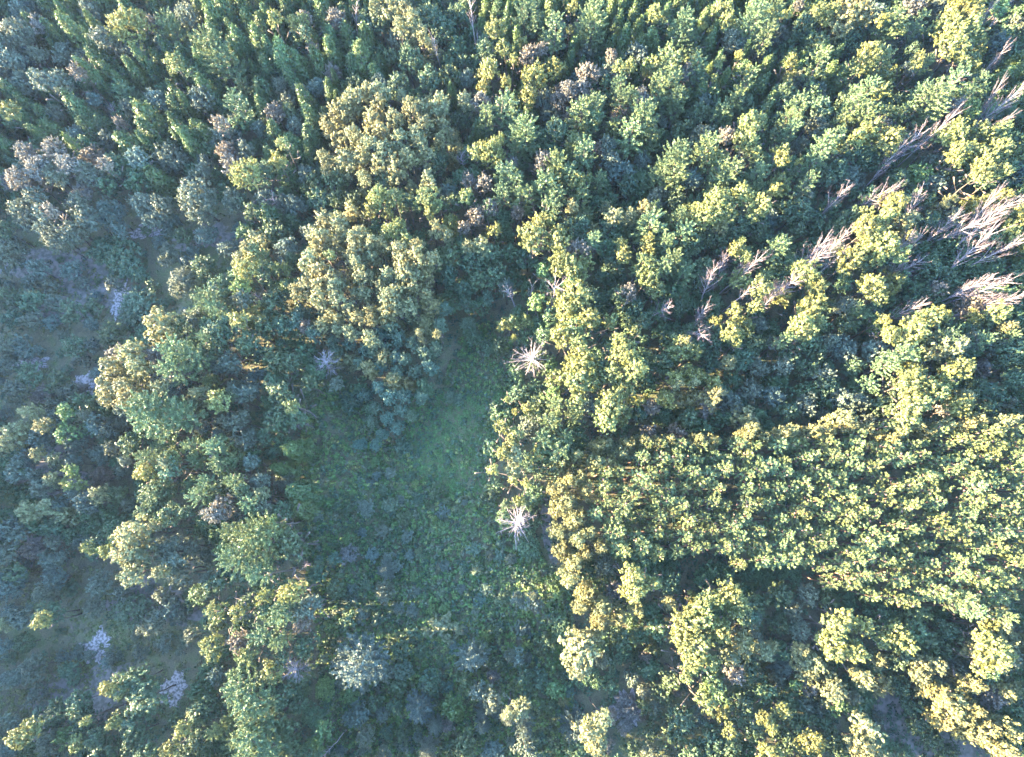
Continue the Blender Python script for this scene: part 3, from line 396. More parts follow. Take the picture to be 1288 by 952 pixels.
(322, 714): """W 3 3 12 15;Y 4 14 9 13;Y 17 11 13 14;W 13 23 12 14;W 16 20 10 14;S 24 22 12 11;S 28 18 12 9;W 6 32 13 14;W 13 38 10 14;K 22 28 10 11;G 24 40 13 9;G 12 45 9 11;Y 8 52 12 12;G 5 58 10 10;D 21 54 16 10;W 3 68 14 15;G 12 62 14 9;G 20 70 12 8;W 3 80 14 15;G 15 85 15 9;W 8 92 13 13;G 10 75 12 9;G 40 10 12 3;G 30 3 12 4;S 65 12 12 5;B 66 2 11 5;B 108 46 18 9;B 50 47 26 15;G 46 27 10 4;G 58 20 8 2;T 95 29 16 3;G 121 31 9 3;G 113 41 9 4;G 121 48 8 4;S 127 44 8 5;G 93 47 5 2;G 88 57 13 5;G 106 59 10 5;B 82 70 17 8;B 90 80 10 5;L 98 70 13 5;B 86 92 12 6;S 112 62 10 6;S 120 68 12 8;B 114 73 9 5;B 114 80 8 5;K 120 55 8 4;S 50 75 14 6;S 55 85 12 5;G 60 68 9 3;L 35 82 11 9;L 32 88 9 8;D 40 88 7 8;G 72 60 9 3;S 66 53 12 3;G 70 70 8 4;B 127 75 8 12;G 105 88 14 3;T 128 73 6 13;K 96 79 8 3""",
(644, 714): """S 3 15 9 5;S 11 18 10 7;T 10 14 4 8;L 21 9 8 6;L 23 13 5 6;E 30 3 12 13;E 36 12 13 12;E 34 20 10 11;E 44 19 11 12;E 42 27 10 12;E 52 24 10 12;E 54 26 8 11;E 62 21 9 12;Y 58 5 13 15;Y 64 11 12 15;Y 70 8 9 14;Y 57 13 7 13;T 78 17 7 10;K 50 10 10 8;Y 90 17 7 11;G 80 8 12 8;T 32 44 20 14;T 36 38 14 14;T 33 50 13 13;S 45 46 10 6;G 54 35 10 6;L 8 38 5 3;L 20 48 8 3;G 6 53 9 4;S 1 45 9 5;G 13 42 5 3;G 50 47 10 3;G 62 48 9 3;S 60 56 8 4;S 66 62 8 4
T 4 72 12 13;B 5 80 12 9;S 5 90 11 9;B 33 80 16 8;T 40 82 14 14;T 44 76 10 14;T 42 90 11 13;K 58 70 14 2;K 57 80 9 1.5
Y 108 14 15 15;Y 100 18 12 15;Y 113 20 12 14;Y 96 26 14 16;Y 86 28 14 15;Y 103 32 13 15;Y 88 38 13 15;Y 96 40 14 15;Y 84 33 9 13;Y 90 48 12 14;Y 100 48 11 13;Y 86 56 7 12;T 113 36 12 12;Y 117 36 7 12;T 108 46 9 11;G 116 25 13 10;K 112 52 12 9;G 123 18 12 8;S 121 25 12 8;T 127 42 9 11;G 120 52 12 8;S 122 36 11 8
Y 97 67 11 12;Y 105 74 9 10;L 98 62 7 11;G 84 76 15 8;G 82 84 12 7;G 98 85 14 8;G 108 88 14 8;G 115 68 14 8;G 120 80 14 8;Y 126 75 8 12;Y 127 92 9 12;Y 111 82 7 11;G 75 62 12 4;G 80 55 12 6;S 92 76 10 5;G 70 82 9 4;G 66 70 8 4;S 72 70 8 4;T 25 67 6 2;S 70 94 10 5;G 100 94 12 8;G 90 93 12 8;G 70 40 9 4;K 67 44 8 3;T 71 40 5 4""",
(966, 714): """G 5 14 14 8;S 12 22 12 8;G 4 28 11 7;S 16 32 12 8;S 20 14 12 8;Y 33 30 12 14;Y 39 23 11 14;Y 45 31 10 13;Y 33 40 13 14;Y 43 43 12 14;Y 28 37 8 12;G 30 18 12 8;T 17 40 7 11;T 3 41 8 10;T 23 48 10 11;T 17 48 10 9;B 8 50 14 5;S 5 56 11 5;T 50 56 11 11;T 44 55 7 10;T 33 61 14 11;L 35 69 9 10;L 14 60 6 7;K 22 60 9 7;S 42 66 9 8;S 18 68 11 6;T 47 80 14 13;T 45 90 13 13;T 54 93 10 12;Y 22 88 12 12;Y 6 72 7 11;Y 2 80 8 11;Y 5 93 8 11;G 8 70 12 8;G 12 82 13 8;G 10 90 12 8;G 30 84 12 6;G 35 92 11 6;G 18 76 10 7;G 26 75 10 5;S 26 70 10 5
Y 65 32 12 13;Y 70 36 10 13;Y 60 37 9 12;G 55 32 11 9;G 66 45 14 9;T 76 47 9 11;T 84 51 10 12;T 76 54 9 11;T 54 46 9 9;G 80 36 14 9;G 90 32 12 9;G 88 40 13 8;G 98 40 11 8;S 94 50 11 7;G 64 58 12 6;E 100 58 10 12;E 104 60 8 12;E 90 64 14 12;E 84 62 12 12;E 96 68 12 12;E 86 76 10 11;E 94 76 14 12;E 104 76 14 12;E 114 80 14 12;E 100 84 13 12;E 110 86 14 12;E 118 90 12 12;E 90 72 12 12;Y 110 46 16 15;Y 114 40 12 15;Y 108 36 9 13;Y 119 46 9 14;T 118 30 8 13;W 120 24 7 15;W 97 18 12 15;W 101 21 9 14;Y 111 30 8 12;K 112 64 14 9;T 104 44 8 11;T 118 62 10 11;G 72 68 14 5;G 75 78 14 4;G 82 86 13 4;G 90 92 12 3;S 54 75 8 4;G 68 92 10 3""",
}
import re
def parse():
    out = []
    for (cx, cy), s in TILES.items():
        for it in re.split(r'[;\n]', s):
            p = it.split()
            if len(p) != 5: 
                if p: print('BAD', it)
                continue
            k, x, y, r, h = p[0], *map(float, p[1:])
            out.append((k, cx + x * 2.5, cy + y * 2.5, r, h))
    return out
LIST = parse()

# base colours (linear albedo), name, category, prototype family, trunk family
KIND = {
    'C': ((.062, .092, .032), 'cedar_tree', 'cedar'),
    'W': ((.100, .135, .058), 'white_pine', 'pine'),
    'P': ((.110, .135, .050), 'plantation_pine', 'pine'),
    'G': ((.064, .092, .044), 'leafy_tree', 'tree'),
    'Y': ((.132, .138, .042), 'yellow_green_tree', 'tree'),
    'L': ((.095, .140, .045), 'leafy_tree', 'tree'),
    'K': ((.126, .108, .080), 'brown_tinged_tree', 'tree'),
    'T': ((.142, .138, .058), 'poplar_tree', 'poplar'),
    'U': ((.075, .110, .065), 'poplar_sapling', 'sapling'),
    'E': ((.150, .142, .055), 'border_tree', 'tree'),
    'S': ((.092, .112, .076), 'grey_leaved_tree', 'tree'),
    'B': ((.085, .105, .078), 'spruce_tree', 'spruce'),
    'D': ((.3, .25, .25), 'dead_tree', 'dead tree'),
}
TREES = []        # dicts of everything planted
def add(k, x, y, R_, h, src, u, v):
    TREES.append(dict(k=k, x=x, y=y, R=R_, h=h, src=src, u=u, v=v))
def half(k, R_, h):
    if k == 'C': return h * .45
    if k in 'WB': return min(h * .42, R_ * 1.45 + .8)
    if k == 'P': return 2.2
    if k in 'TU': return min(h * .42, R_ * 1.9)
    if k == 'E': return min(h * .46, R_ * 1.9 + 1)
    return min(h * .46, R_ * 1.1 + .3)
for k, u, v, r, h in LIST:
    if k != 'D' and 150 < u < 400 and 400 < v < 780 and h > 6: h = h * 1.12 + 1
    if k == 'D':
        if u > 800: h += 2.0 if u < 1090 else .9
        x, y, mpp = at(u, v, h * .75); R_ = r * mpp * (1.12 if (round(u), round(v)) in [(672, 438), (644, 668), (410, 458), (375, 849)] or k == 'D' and r >= 16 and u < 700 else .82)
    else:
        R_ = r * .155
        if k == 'C': R_ *= 1.15; h *= .95; r *= 1.15
        zc = h - half(k, R_, h) * .8
        x, y, mpp = at(u, v, zc); R_ = r * mpp * (1.24 if k == 'Y' and r >= 12 else 1.14 if k in 'YWTG' else 1.06)
    add(k, x, y, R_, h, 'list', u, v)

# ---- plantation: rows of young pines
def inpoly(u, v, poly):
    c = False; n = len(poly)
    for i in range(n):
        x1, y1 = poly[i]; x2, y2 = poly[i - 1]
        if (y1 > v) != (y2 > v) and u < (x2 - x1) * (v - y1) / (y2 - y1) + x1: c = not c
    return c
PLANT = [(745, 562), (860, 552), (990, 545), (1100, 541), (1180, 536), (1320, 526), (1330, 765), (1262, 757), (1205, 772), (1120, 752), (1060, 737), (980, 716), (890, 700), (800, 700), (752, 684)]
prow = []
x0, y0, _ = at(690, 790, 12); x1, y1, _ = at(1340, 515, 12)
row = 0; yy = y0
while yy < y1 + 2:
    xx = x0 + (row % 2) * 1.1
    col = 0
    while xx < x1 + 4:
        px_, py_ = xx + rnd.gauss(0, .32), yy + rnd.gauss(0, .28)
        h = 12.4 + rnd.gauss(0, .7) + (1.1 if rnd.random() < .35 else 0)
        u, v = pix(px_, py_, h - 1.5)
        if inpoly(u, v, PLANT) and rnd.random() > .04:
            ok = all((t['x'] - px_) ** 2 + (t['y'] - py_) ** 2 > (t['R'] * .7) ** 2 for t in TREES if t['k'] in 'YEWT')
            if ok: prow.append((px_, py_, h, u, v, row))
        xx += 2.42; col += 1
    yy += 2.35; row += 1
for px_, py_, h, u, v, row in prow:
    TREES.append(dict(k='P', x=px_, y=py_, R=1.22 * rnd.uniform(.82, 1.18), h=h, src='plant', u=u, v=v, row=row))

# ---- fill the closed wood between the trees above
OPEN = [
    [(383, 492), (430, 470), (500, 560), (548, 500), (575, 400), (640, 400), (650, 500), (612, 560), (625, 640), (662, 690), (700, 740), (715, 870), (720, 956), (400, 956), (405, 800), (395, 720), (385, 600)],
    [(-60, 260), (60, 290), (140, 275), (165, 262), (310, 262), (312, 330), (262, 390), (180, 420), (120, 500), (40, 560), (-60, 610)],
    [(-60, 700), (180, 700), (262, 740), (282, 800), (262, 880), (200, 905), (100, 880), (-60, 935)],
    [(672, 575), (696, 590), (700, 730), (676, 700)],
    [(1078, 850), (1125, 862), (1190, 910), (1340, 950), (1340, 970), (1120, 970)],
    [(735, 860), (860, 860), (860, 956), (735, 956)],
    [(150, 690), (185, 680), (180, 730), (150, 730)],
]
def in_open(u, v): return any(inpoly(u, v, p) for p in OPEN)
def scatter_shrubs(poly, n, kinds, seed, rr=(.5, 1.3), hh=(.9, 2.6)):
    r = random.Random(seed); us = [p[0] for p in poly]; vs_ = [p[1] for p in poly]; k_ = 0; tries = 0
    while k_ < n and tries < 4000:
        tries += 1
        u, v = r.uniform(min(us), max(us)), r.uniform(min(vs_), max(vs_))
        if not inpoly(u, v, poly): continue
        x, y, _ = at(u, v, 1); R_ = r.uniform(*rr)
        if any((t['x'] - x) ** 2 + (t['y'] - y) ** 2 < (.8 * (t['R'] + R_)) ** 2 for t in TREES if abs(t['x'] - x) < 6): continue
        add(r.choice(kinds), x, y, R_, r.uniform(*hh) * R_ / rr[1] + .4, 'list', u, v); k_ += 1
scatter_shrubs([(385, 640), (480, 560), (520, 600), (610, 630), (690, 740), (715, 790), (395, 790)], 60, 'GGSUULS', 4)
scatter_shrubs([(400, 790), (715, 790), (720, 950), (400, 950)], 50, 'GGSUGLS', 5, (.7, 1.7), (1.4, 4.0))
scatter_shrubs(OPEN[1], 60, 'SSG', 6, (.6, 1.5), (1.0, 2.6))
scatter_shrubs(OPEN[5], 14, 'GGSK', 8, (.5, 1.2), (1, 2.4))
scatter_shrubs(OPEN[2], 44, 'SSG', 7, (.6, 1.4), (1.0, 2.4))
import collections
cell = 4.0
def build_grid():
    g = collections.defaultdict(list)
    for t in TREES: g[(int(t['x'] // cell), int(t['y'] // cell))].append(t)
    return g
grid = build_grid()
def near(x, y):
    cx_, cy_ = int(x // cell), int(y // cell)
    for a in range(-2, 3):
        for b in range(-2, 3):
            yield from grid.get((cx_ + a, cy_ + b), ())
lst = [t for t in TREES if t['src'] == 'list' and t['k'] in 'CWGYSTK']
LX = np.array([t['x'] for t in lst]); LY = np.array([t['y'] for t in lst])
nfill = 0
OUTSIDE = []
for _ in range(42000):
    x = rnd.uniform(-175, 165); y = rnd.uniform(-70, 165)
    if x > 112 + max(0, y) * .30: continue
    u, v = pix(x, y, 7)
    inside = -14 < u < 1300 and -12 < v < 964
    ug, vg = pix(x, y, 0)
    if in_open(ug, vg): continue
    if inpoly(u, v, PLANT) or inpoly(*pix(x, y, 11), PLANT): continue
    if not inside and (u < -520 or v > 1110 or v < -90): continue
    if inside:
        i = int(np.argmin((LX - x) ** 2 + (LY - y) ** 2)); s_ = lst[i]
        k = s_['k']
        if rnd.random() < .25: k = rnd.choice([lst[j]['k'] for j in np.argsort((LX - x) ** 2 + (LY - y) ** 2)[:6]])
        h = max(2.2, min(s_['h'] * rnd.uniform(.5, .78), 10.0)); R_ = rnd.uniform(1.5, 2.4)
        if u > 850 and 690 < v < 790: h *= .6 * (0.8 if h < 6 else 1)
        if k == 'T': R_ *= .85; 
        if k in 'YK' and h < 10: k = rnd.choice('GGS')
        if k == 'W' and rnd.random() < .4: k = 'G'
        if k == 'C': h = min(12, h * 1.3); R_ *= .95
    else:
        k = rnd.choice('CGSTWY' if v < 400 else 'GSYWG'); h = rnd.uniform(11, 16); R_ = rnd.uniform(1.7, 2.7)
    ok = True
    for t in near(x, y):
        dd = (t['x'] - x) ** 2 + (t['y'] - y) ** 2
        if dd < (0.60 * (t['R'] + R_)) ** 2 * (.12 if t['k'] == 'D' and not (abs(t['u'] - 672) < 14 or abs(t['u'] - 643) < 14) else 1): ok = False; break
    if not ok: continue
    d = dict(k=k, x=x, y=y, R=R_, h=h, src='fill' if inside else 'out', u=u, v=v)
    grid[(int(x // cell), int(y // cell))].append(d)
    if inside: TREES.append(d)
    else: OUTSIDE.append(d)
CAP = 295
extra = []
cnt = collections.Counter(KIND[t['k']][1] if t['h'] >= 4.2 or t['k'] in 'PCB' else 'shrub' for t in TREES if t['src'] != 'fill')
keep = [t for t in TREES if t['src'] != 'fill']
for t in sorted([t for t in TREES if t['src'] == 'fill'], key=lambda t: -t['R'] * t['h']):
    nm = KIND[t['k']][1] if t['h'] >= 4.2 or t['k'] in 'PCB' else 'shrub'
    if cnt[nm] < CAP: cnt[nm] += 1; keep.append(t)
    else: extra.append(t)
TREES = keep
import os
if os.environ.get('DBG'):
    for q_ in [t for t in TREES+extra+OUTSIDE if 1180 < t['u'] < 1400 and 380 < t['v'] < 520]: print('DBG', q_['k'], round(q_['u']), round(q_['v']), q_['src'], round(q_['R'],1), round(q_['h'],1))
print('trees', len(TREES), collections.Counter(t['k'] for t in TREES), 'outside', len(OUTSIDE))

# ------------------------------------------------------------------ ground
def ground_material():
    m = bpy.data.materials.new('forest_floor_and_grass'); m.use_nodes = True
    n = m.node_tree.nodes; l = m.node_tree.links; p = n['Principled BSDF']
    tc = n.new('ShaderNodeTexCoord')
    def noise(s, d=6): 
        z = n.new('ShaderNodeTexNoise'); z.inputs['Scale'].default_value = s; z.inputs['Detail'].default_value = d; l.new(tc.outputs['Object'], z.inputs['Vector']); return z
    a, b, c = noise(.07), noise(.6), noise(5, 8)
    r1 = n.new('ShaderNodeValToRGB'); e = r1.color_ramp.elements
    e[0].color = (.062, .052, .030, 1); e[0].position = .36; e[1].color = (.068, .085, .028, 1); e[1].position = .62
    x = r1.color_ramp.elements.new(.48); x.color = (.095, .084, .045, 1)
    mixv = n.new('ShaderNodeMix'); mixv.data_type = 'FLOAT'; mixv.inputs[0].default_value = .45
    l.new(a.outputs['Fac'], mixv.inputs[2]); l.new(b.outputs['Fac'], mixv.inputs[3])
    l.new(mixv.outputs[0], r1.inputs[0])
    mr = n.new('ShaderNodeMapRange'); mr.inputs['From Min'].default_value = .3; mr.inputs['From Max'].default_value = .7; mr.inputs['To Min'].default_value = .65; mr.inputs['To Max'].default_value = 1.35
    l.new(c.outputs['Fac'], mr.inputs['Value'])
    hs = n.new('ShaderNodeHueSaturation'); l.new(r1.outputs[0], hs.inputs['Color']); l.new(mr.outputs[0], hs.inputs['Value'])
    l.new(hs.outputs[0], p.inputs['Base Color']); p.inputs['Roughness'].default_value = .95
    bp = n.new('ShaderNodeBump'); bp.inputs['Strength'].default_value = .6; bp.inputs['Distance'].default_value = .15; l.new(c.outputs['Fac'], bp.inputs['Height']); l.new(bp.outputs[0], p.inputs['Normal'])
    return m
def grid_mesh(name, xs, ys, mat, zoff=0.0, keep=None):
    X, Y = np.meshgrid(xs, ys); Z = ground_z(X, Y) + zoff
    nx, ny = len(xs), len(ys)
    V = np.stack([X.ravel(), Y.ravel(), Z.ravel()], 1)
    Fc = []
    for j in range(ny - 1):
        for i in range(nx - 1):
            a = j * nx + i
            if keep is None or keep(xs[i], ys[j]): Fc.append((a, a + 1, a + nx + 1, a + nx))
    me = bpy.data.meshes.new(name); me.from_pydata(V.tolist(), [], Fc); me.materials.append(mat); me.update()
    o = bpy.data.objects.new(name, me); COL.objects.link(o); return o
inner = np.arange(-200, 201, 1.6)
outer = np.array([-3000, -1500, -700, -400, -280])
ax_ = np.concatenate([outer, inner, -outer[::-1]])
g_o = grid_mesh('ground', ax_, ax_, ground_material())
g_o['kind'] = 'structure'

def soil_material(name, c1, c2, sc_=2.5):
    m = bpy.data.materials.new(name); m.use_nodes = True
    n = m.node_tree.nodes; l = m.node_tree.links; p = n['Principled BSDF']
    tc = n.new('ShaderNodeTexCoord'); nz = n.new('ShaderNodeTexNoise'); nz.inputs['Scale'].default_value = sc_; nz.inputs['Detail'].default_value = 8
    l.new(tc.outputs['Object'], nz.inputs['Vector'])
    cr = n.new('ShaderNodeValToRGB'); cr.color_ramp.elements[0].color = (*c1, 1); cr.color_ramp.elements[1].color = (*c2, 1)
    cr.color_ramp.elements[0].position = .40; cr.color_ramp.elements[1].position = .58
    l.new(nz.outputs['Fac'], cr.inputs[0]); l.new(cr.outputs[0], p.inputs['Base Color']); p.inputs['Roughness'].default_value = .95
    bp = n.new('ShaderNodeBump'); bp.inputs['Strength'].default_value = .5; bp.inputs['Distance'].default_value = .1; l.new(nz.outputs['Fac'], bp.inputs['Height']); l.new(bp.outputs[0], p.inputs['Normal'])
    return m
M_SAND = soil_material('pale_bare_ground', (.085, .080, .065), (.27, .23, .225))
M_DIRT = soil_material('brown_dirt', (.085, .078, .058), (.155, .130, .115), 1.2)
def patch(name, u, v, ru, rv, mat, zoff, seed, rag=.35):
    """irregular sheet of soil on the ground round the point seen at (u, v)"""
    cx_, cy_, mpp = at(u, v, 0)
    g = np.random.default_rng(seed); ph = g.uniform(0, 6.28, 6); ra, rb = ru * mpp, rv * mpp
    V, Fc = [], []; nr, na = 7, 72
    V.append((cx_, cy_, float(ground_z(cx_, cy_)) + zoff))
    for i in range(1, nr + 1):
        for j in range(na):
            a = 2 * math.pi * j / na
            k = 1 + rag * (.5 * math.sin(2 * a + ph[0]) * .6 + .45 * math.sin(3 * a + ph[1]) + .35 * math.sin(5 * a + ph[2]) + .3 * math.sin(9 * a + ph[3]) + .25 * math.sin(14 * a + ph[4]) + .18 * math.sin(23 * a + ph[5]))
            x, y = cx_ + ra * k * math.cos(a) * i / nr, cy_ + rb * k * math.sin(a) * i / nr
            V.append((x, y, float(ground_z(x, y)) + zoff))
    for j in range(na): Fc.append((0, 1 + j, 1 + (j + 1) % na))
    for i in range(nr - 1):
        for j in range(na):
            a, b = 1 + i * na + j, 1 + i * na + (j + 1) % na
            Fc.append((a, a + na, b + na, b))
    me = bpy.data.meshes.new(name); me.from_pydata(V, [], Fc); me.materials.append(mat); me.update()
    o = bpy.data.objects.new(name, me); COL.objects.link(o); o['kind'] = 'structure'; return o
def ribbon(name, pts, widths, mat, zoff, rag=.18, seed=3):
    """track following a row of points seen in the photo"""
    g = np.random.default_rng(seed)
    P = [np.array(at(u, v, 0)[:2]) for u, v in pts]; V, Fc = [], []; m = 0
    nx_ = 9
    for i in range(len(P) - 1):
        st = max(2, int(np.linalg.norm(P[i + 1] - P[i]) / .8))
        for s in range(st):
            t = s / st; c = P[i] * (1 - t) + P[i + 1] * t; d = P[i + 1] - P[i]; d /= np.linalg.norm(d); nn = np.array([-d[1], d[0]])
            wl = (widths[i] * (1 - t) + widths[i + 1] * t) * .5
            l1, l2 = wl * (1 + g.normal(0, rag)), wl * (1 + g.normal(0, rag))
            for q in range(nx_):
                f = q / (nx_ - 1); x, y = c + nn * (-l1 + (l1 + l2) * f); V.append((x, y, float(ground_z(x, y)) + zoff))
            if m:
                for q in range(nx_ - 1): a = (m - 1) * nx_ + q; Fc.append((a, a + 1, a + nx_ + 1, a + nx_))
            m += 1
    me = bpy.data.meshes.new(name); me.from_pydata(V, [], Fc); me.materials.append(mat); me.update()
    o = bpy.data.objects.new(name, me); COL.objects.link(o); o['kind'] = 'structure'; return o
for i, (u, v, a, b, mt, rg) in enumerate([(122, 815, 18, 17, M_SAND, .5), (218, 868, 16, 20, M_SAND, .3), (184, 292, 22, 8, M_SAND, .35), (112, 483, 16, 13, M_SAND, .45), (60, 330, 60, 22, M_DIRT, .4), (190, 760, 60, 22, M_DIRT, .5), (150, 375, 9, 22, M_SAND, .5), (40, 458, 26, 7, M_SAND, .5), (788, 890, 18, 20, M_SAND, .4), (88, 605, 16, 6, M_SAND, .4), (40, 690, 12, 18, M_DIRT, .4), (110, 370, 50, 34, M_DIRT, .5), (60, 590, 50, 30, M_DIRT, .4), (110, 870, 60, 26, M_DIRT, .4), (265, 300, 40, 18, M_DIRT, .4)]):
    patch('bare_soil', u, v, a, b, mt, .09 if mt is M_SAND else .05, 40 + i, rg)
ribbon('dirt_track', [(1085, 850), (1110, 872), (1135, 905), (1160, 925), (1200, 940), (1262, 955), (1330, 975)], [3.5, 5.0, 6.5, 7.5, 8, 8, 8], M_DIRT, .07)
ribbon('grass_lane', [(684, 618), (686, 640), (688, 680), (700, 715)], [1.0, 1.6, 1.6, .9], M_DIRT, .06, seed=8)

SANDY = [(*at(u, v, 0)[:2], r_ * at(u, v, 0)[2]) for u, v, r_ in [(122, 815, 17), (218, 868, 17), (184, 292, 18), (112, 483, 11), (150, 375, 12), (788, 890, 17), (40, 458, 12), (88, 605, 9)]]
# ---- low growth of the clearings and the forest floor (uncountable)
def cover(name, polys, n, per, hmin, hmax, rad, leaf, cols, seed, patchy=None, area=None):
    g = np.random.default_rng(seed); r2 = random.Random(seed)
    mats = []
    for ci, c in enumerate(cols):
        m = leaf_material(name + '_leaves', .15, .7, .6); m.node_tree.nodes.remove([q for q in m.node_tree.nodes if q.type == 'OBJECT_INFO'][0])
        hs = [q for q in m.node_tree.nodes if q.type == 'HUE_SAT'][0]; hs.inputs['Color'].default_value = (*c, 1); mats.append(m)
    C_ = []
    tries = 0
    while len(C_) < n and tries < n * 60:
        tries += 1
        if polys:
            po = r2.choice(polys); us = [q[0] for q in po]; vs_ = [q[1] for q in po]
            u, v = r2.uniform(min(us), max(us)), r2.uniform(min(vs_), max(vs_))
            if not inpoly(u, v, po): continue
            x, y, _ = at(u, v, 0)
        else:
            x, y = r2.uniform(area[0], area[1]), r2.uniform(area[2], area[3])
        if patchy and patchy(x, y) < r2.random(): continue
        if any((x - a_) ** 2 + (y - b2) ** 2 < c3_ ** 2 for a_, b2, c3_ in SANDY) and r2.random() < .93: continue
        C_.append((x, y))
    C_ = np.array(C_); m = len(C_)
    rr = g.uniform(.5, 1.0, m) * rad
    hh = g.uniform(hmin, hmax, m) * (.6 + .8 * np.clip(.5 + .5 * np.sin(C_[:, 0] * .35 + 2) * np.cos(C_[:, 1] * .31), 0, 1))
    d = sphere_dirs(m * per, g, -.05)
    idx = np.repeat(np.arange(m), per)
    P = np.empty((m * per, 3)); s = g.uniform(.55, 1.05, (m * per))
    P[:, 0] = C_[idx, 0] + d[:, 0] * rr[idx] * s; P[:, 1] = C_[idx, 1] + d[:, 1] * rr[idx] * s
    P[:, 2] = d[:, 2] * hh[idx] * s + .04 + ground_z(P[:, 0], P[:, 1])
    N = unit(d + g.normal(0, .45, d.shape) + np.array([0, 0, .5])); A = g.normal(0, 1, d.shape)
    sz = leaf * g.uniform(.6, 1.4, m * per)
    me = mesh_np(name, cards(P, N, A, sz * 1.2, sz * .9), m * per)
    for q in mats: me.materials.append(q)
    f1 = np.sin(C_[:, 0] * .13 + 1.3) + np.sin(C_[:, 1] * .17 + C_[:, 0] * .05) + g.normal(0, 1.5, m)
    ci = np.clip(((f1 + 2.4) / 4.8 * len(cols)).astype(int), 0, len(cols) - 1)
    me.polygons.foreach_set('material_index', ci[idx].astype(np.int32)); me.update()
    o = bpy.data.objects.new(name, me); COL.objects.link(o); o['kind'] = 'stuff'
    return o
cols = [(.040, .075, .040), (.050, .100, .045), (.045, .110, .045), (.060, .120, .050), (.075, .095, .060)]
CLR = [(383, 492), (430, 470), (500, 560), (540, 505), (560, 478), (585, 410), (640, 400), (652, 500), (620, 560), (630, 640), (672, 690), (718, 740), (720, 870), (720, 956), (400, 956), (400, 800), (385, 720), (380, 600)]
cols = [(.050, .080, .028), (.100, .112, .066), (.066, .118, .032), (.074, .115, .036), (.090, .145, .038), (.140, .160, .048), (.095, .105, .048)]
GRASS = [(515, 500), (560, 488), (632, 492), (640, 540), (612, 575), (610, 620), (560, 625), (520, 590), (505, 545)]
c1 = cover('weed_thicket', [CLR], 8500, 20, .3, 1.5, .62, .25, cols, 5, patchy=lambda x, y: .12 if inpoly(*pix(x, y, 0), GRASS) else 1.0)
c0 = cover('clearing_grass', [GRASS], 1800, 14, .08, .28, .6, .16, [(.066, .134, .040), (.080, .148, .040), (.072, .125, .044)], 9)
c0['label'] = 'smoother bright green grass in the upper middle of the clearing'; c0['category'] = 'grass'
c1['label'] = 'low green weeds and brambles covering the shaded clearing'; c1['category'] = 'undergrowth'
c2 = cover('meadow_growth', OPEN[1:3], 2600, 14, .10, .38, .6, .22, [(.085, .105, .036), (.110, .118, .040), (.130, .118, .055)], 6, patchy=lambda x, y: .5 + .5 * math.sin(x * .21) * math.cos(y * .24 + 1))
c2['label'] = 'sparse grass and low plants on the hazy bluish meadow at the left'; c2['category'] = 'undergrowth'
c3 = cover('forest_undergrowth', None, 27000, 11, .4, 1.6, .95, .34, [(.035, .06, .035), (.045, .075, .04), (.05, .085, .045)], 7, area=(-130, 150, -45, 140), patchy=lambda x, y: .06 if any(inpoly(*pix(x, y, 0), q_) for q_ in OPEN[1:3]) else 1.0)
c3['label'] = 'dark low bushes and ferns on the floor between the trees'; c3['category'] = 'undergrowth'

# ------------------------------------------------------------------ planting
def jitter(c, k, r):
    a = r.uniform(.80, 1.22); s = r.uniform(-.12, .12)
    return (c[0] * a * (1 + s), c[1] * a, c[2] * a * (1 - s), 1)
def pick(k, R_, h, r):
    if k == 'C': return r.choice(PR['cedar_m'] if R_ > 1.35 else PR['cedar_s'])
    if k == 'W': return r.choice(PR['wpine_l'] if R_ > 2.5 else PR['wpine_m'])
    if k == 'B': return r.choice(PR['spruce'])
    if k == 'P': return r.choice(PR['plant'])
    if k in 'TU': return r.choice(PR['poplar']) if h > 3.2 else r.choice(PR['broad_s'])
    if k == 'E': return r.choice(PR['edge'])
    fam = 'fine' if k in 'SK' else 'broad'
    if fam == 'broad' and r.random() < .25: fam = 'fine'
    return r.choice(PR[fam + ('_s' if R_ < 1.6 else '_m' if R_ < 2.45 else '_l')])
def crown_xform(t, r):
    me, pr, pz = pick(t['k'], t['R'], t['h'], r)
    hz = half(t['k'], t['R'], t['h'])
    return me, t['R'] / pr, hz / pz, hz
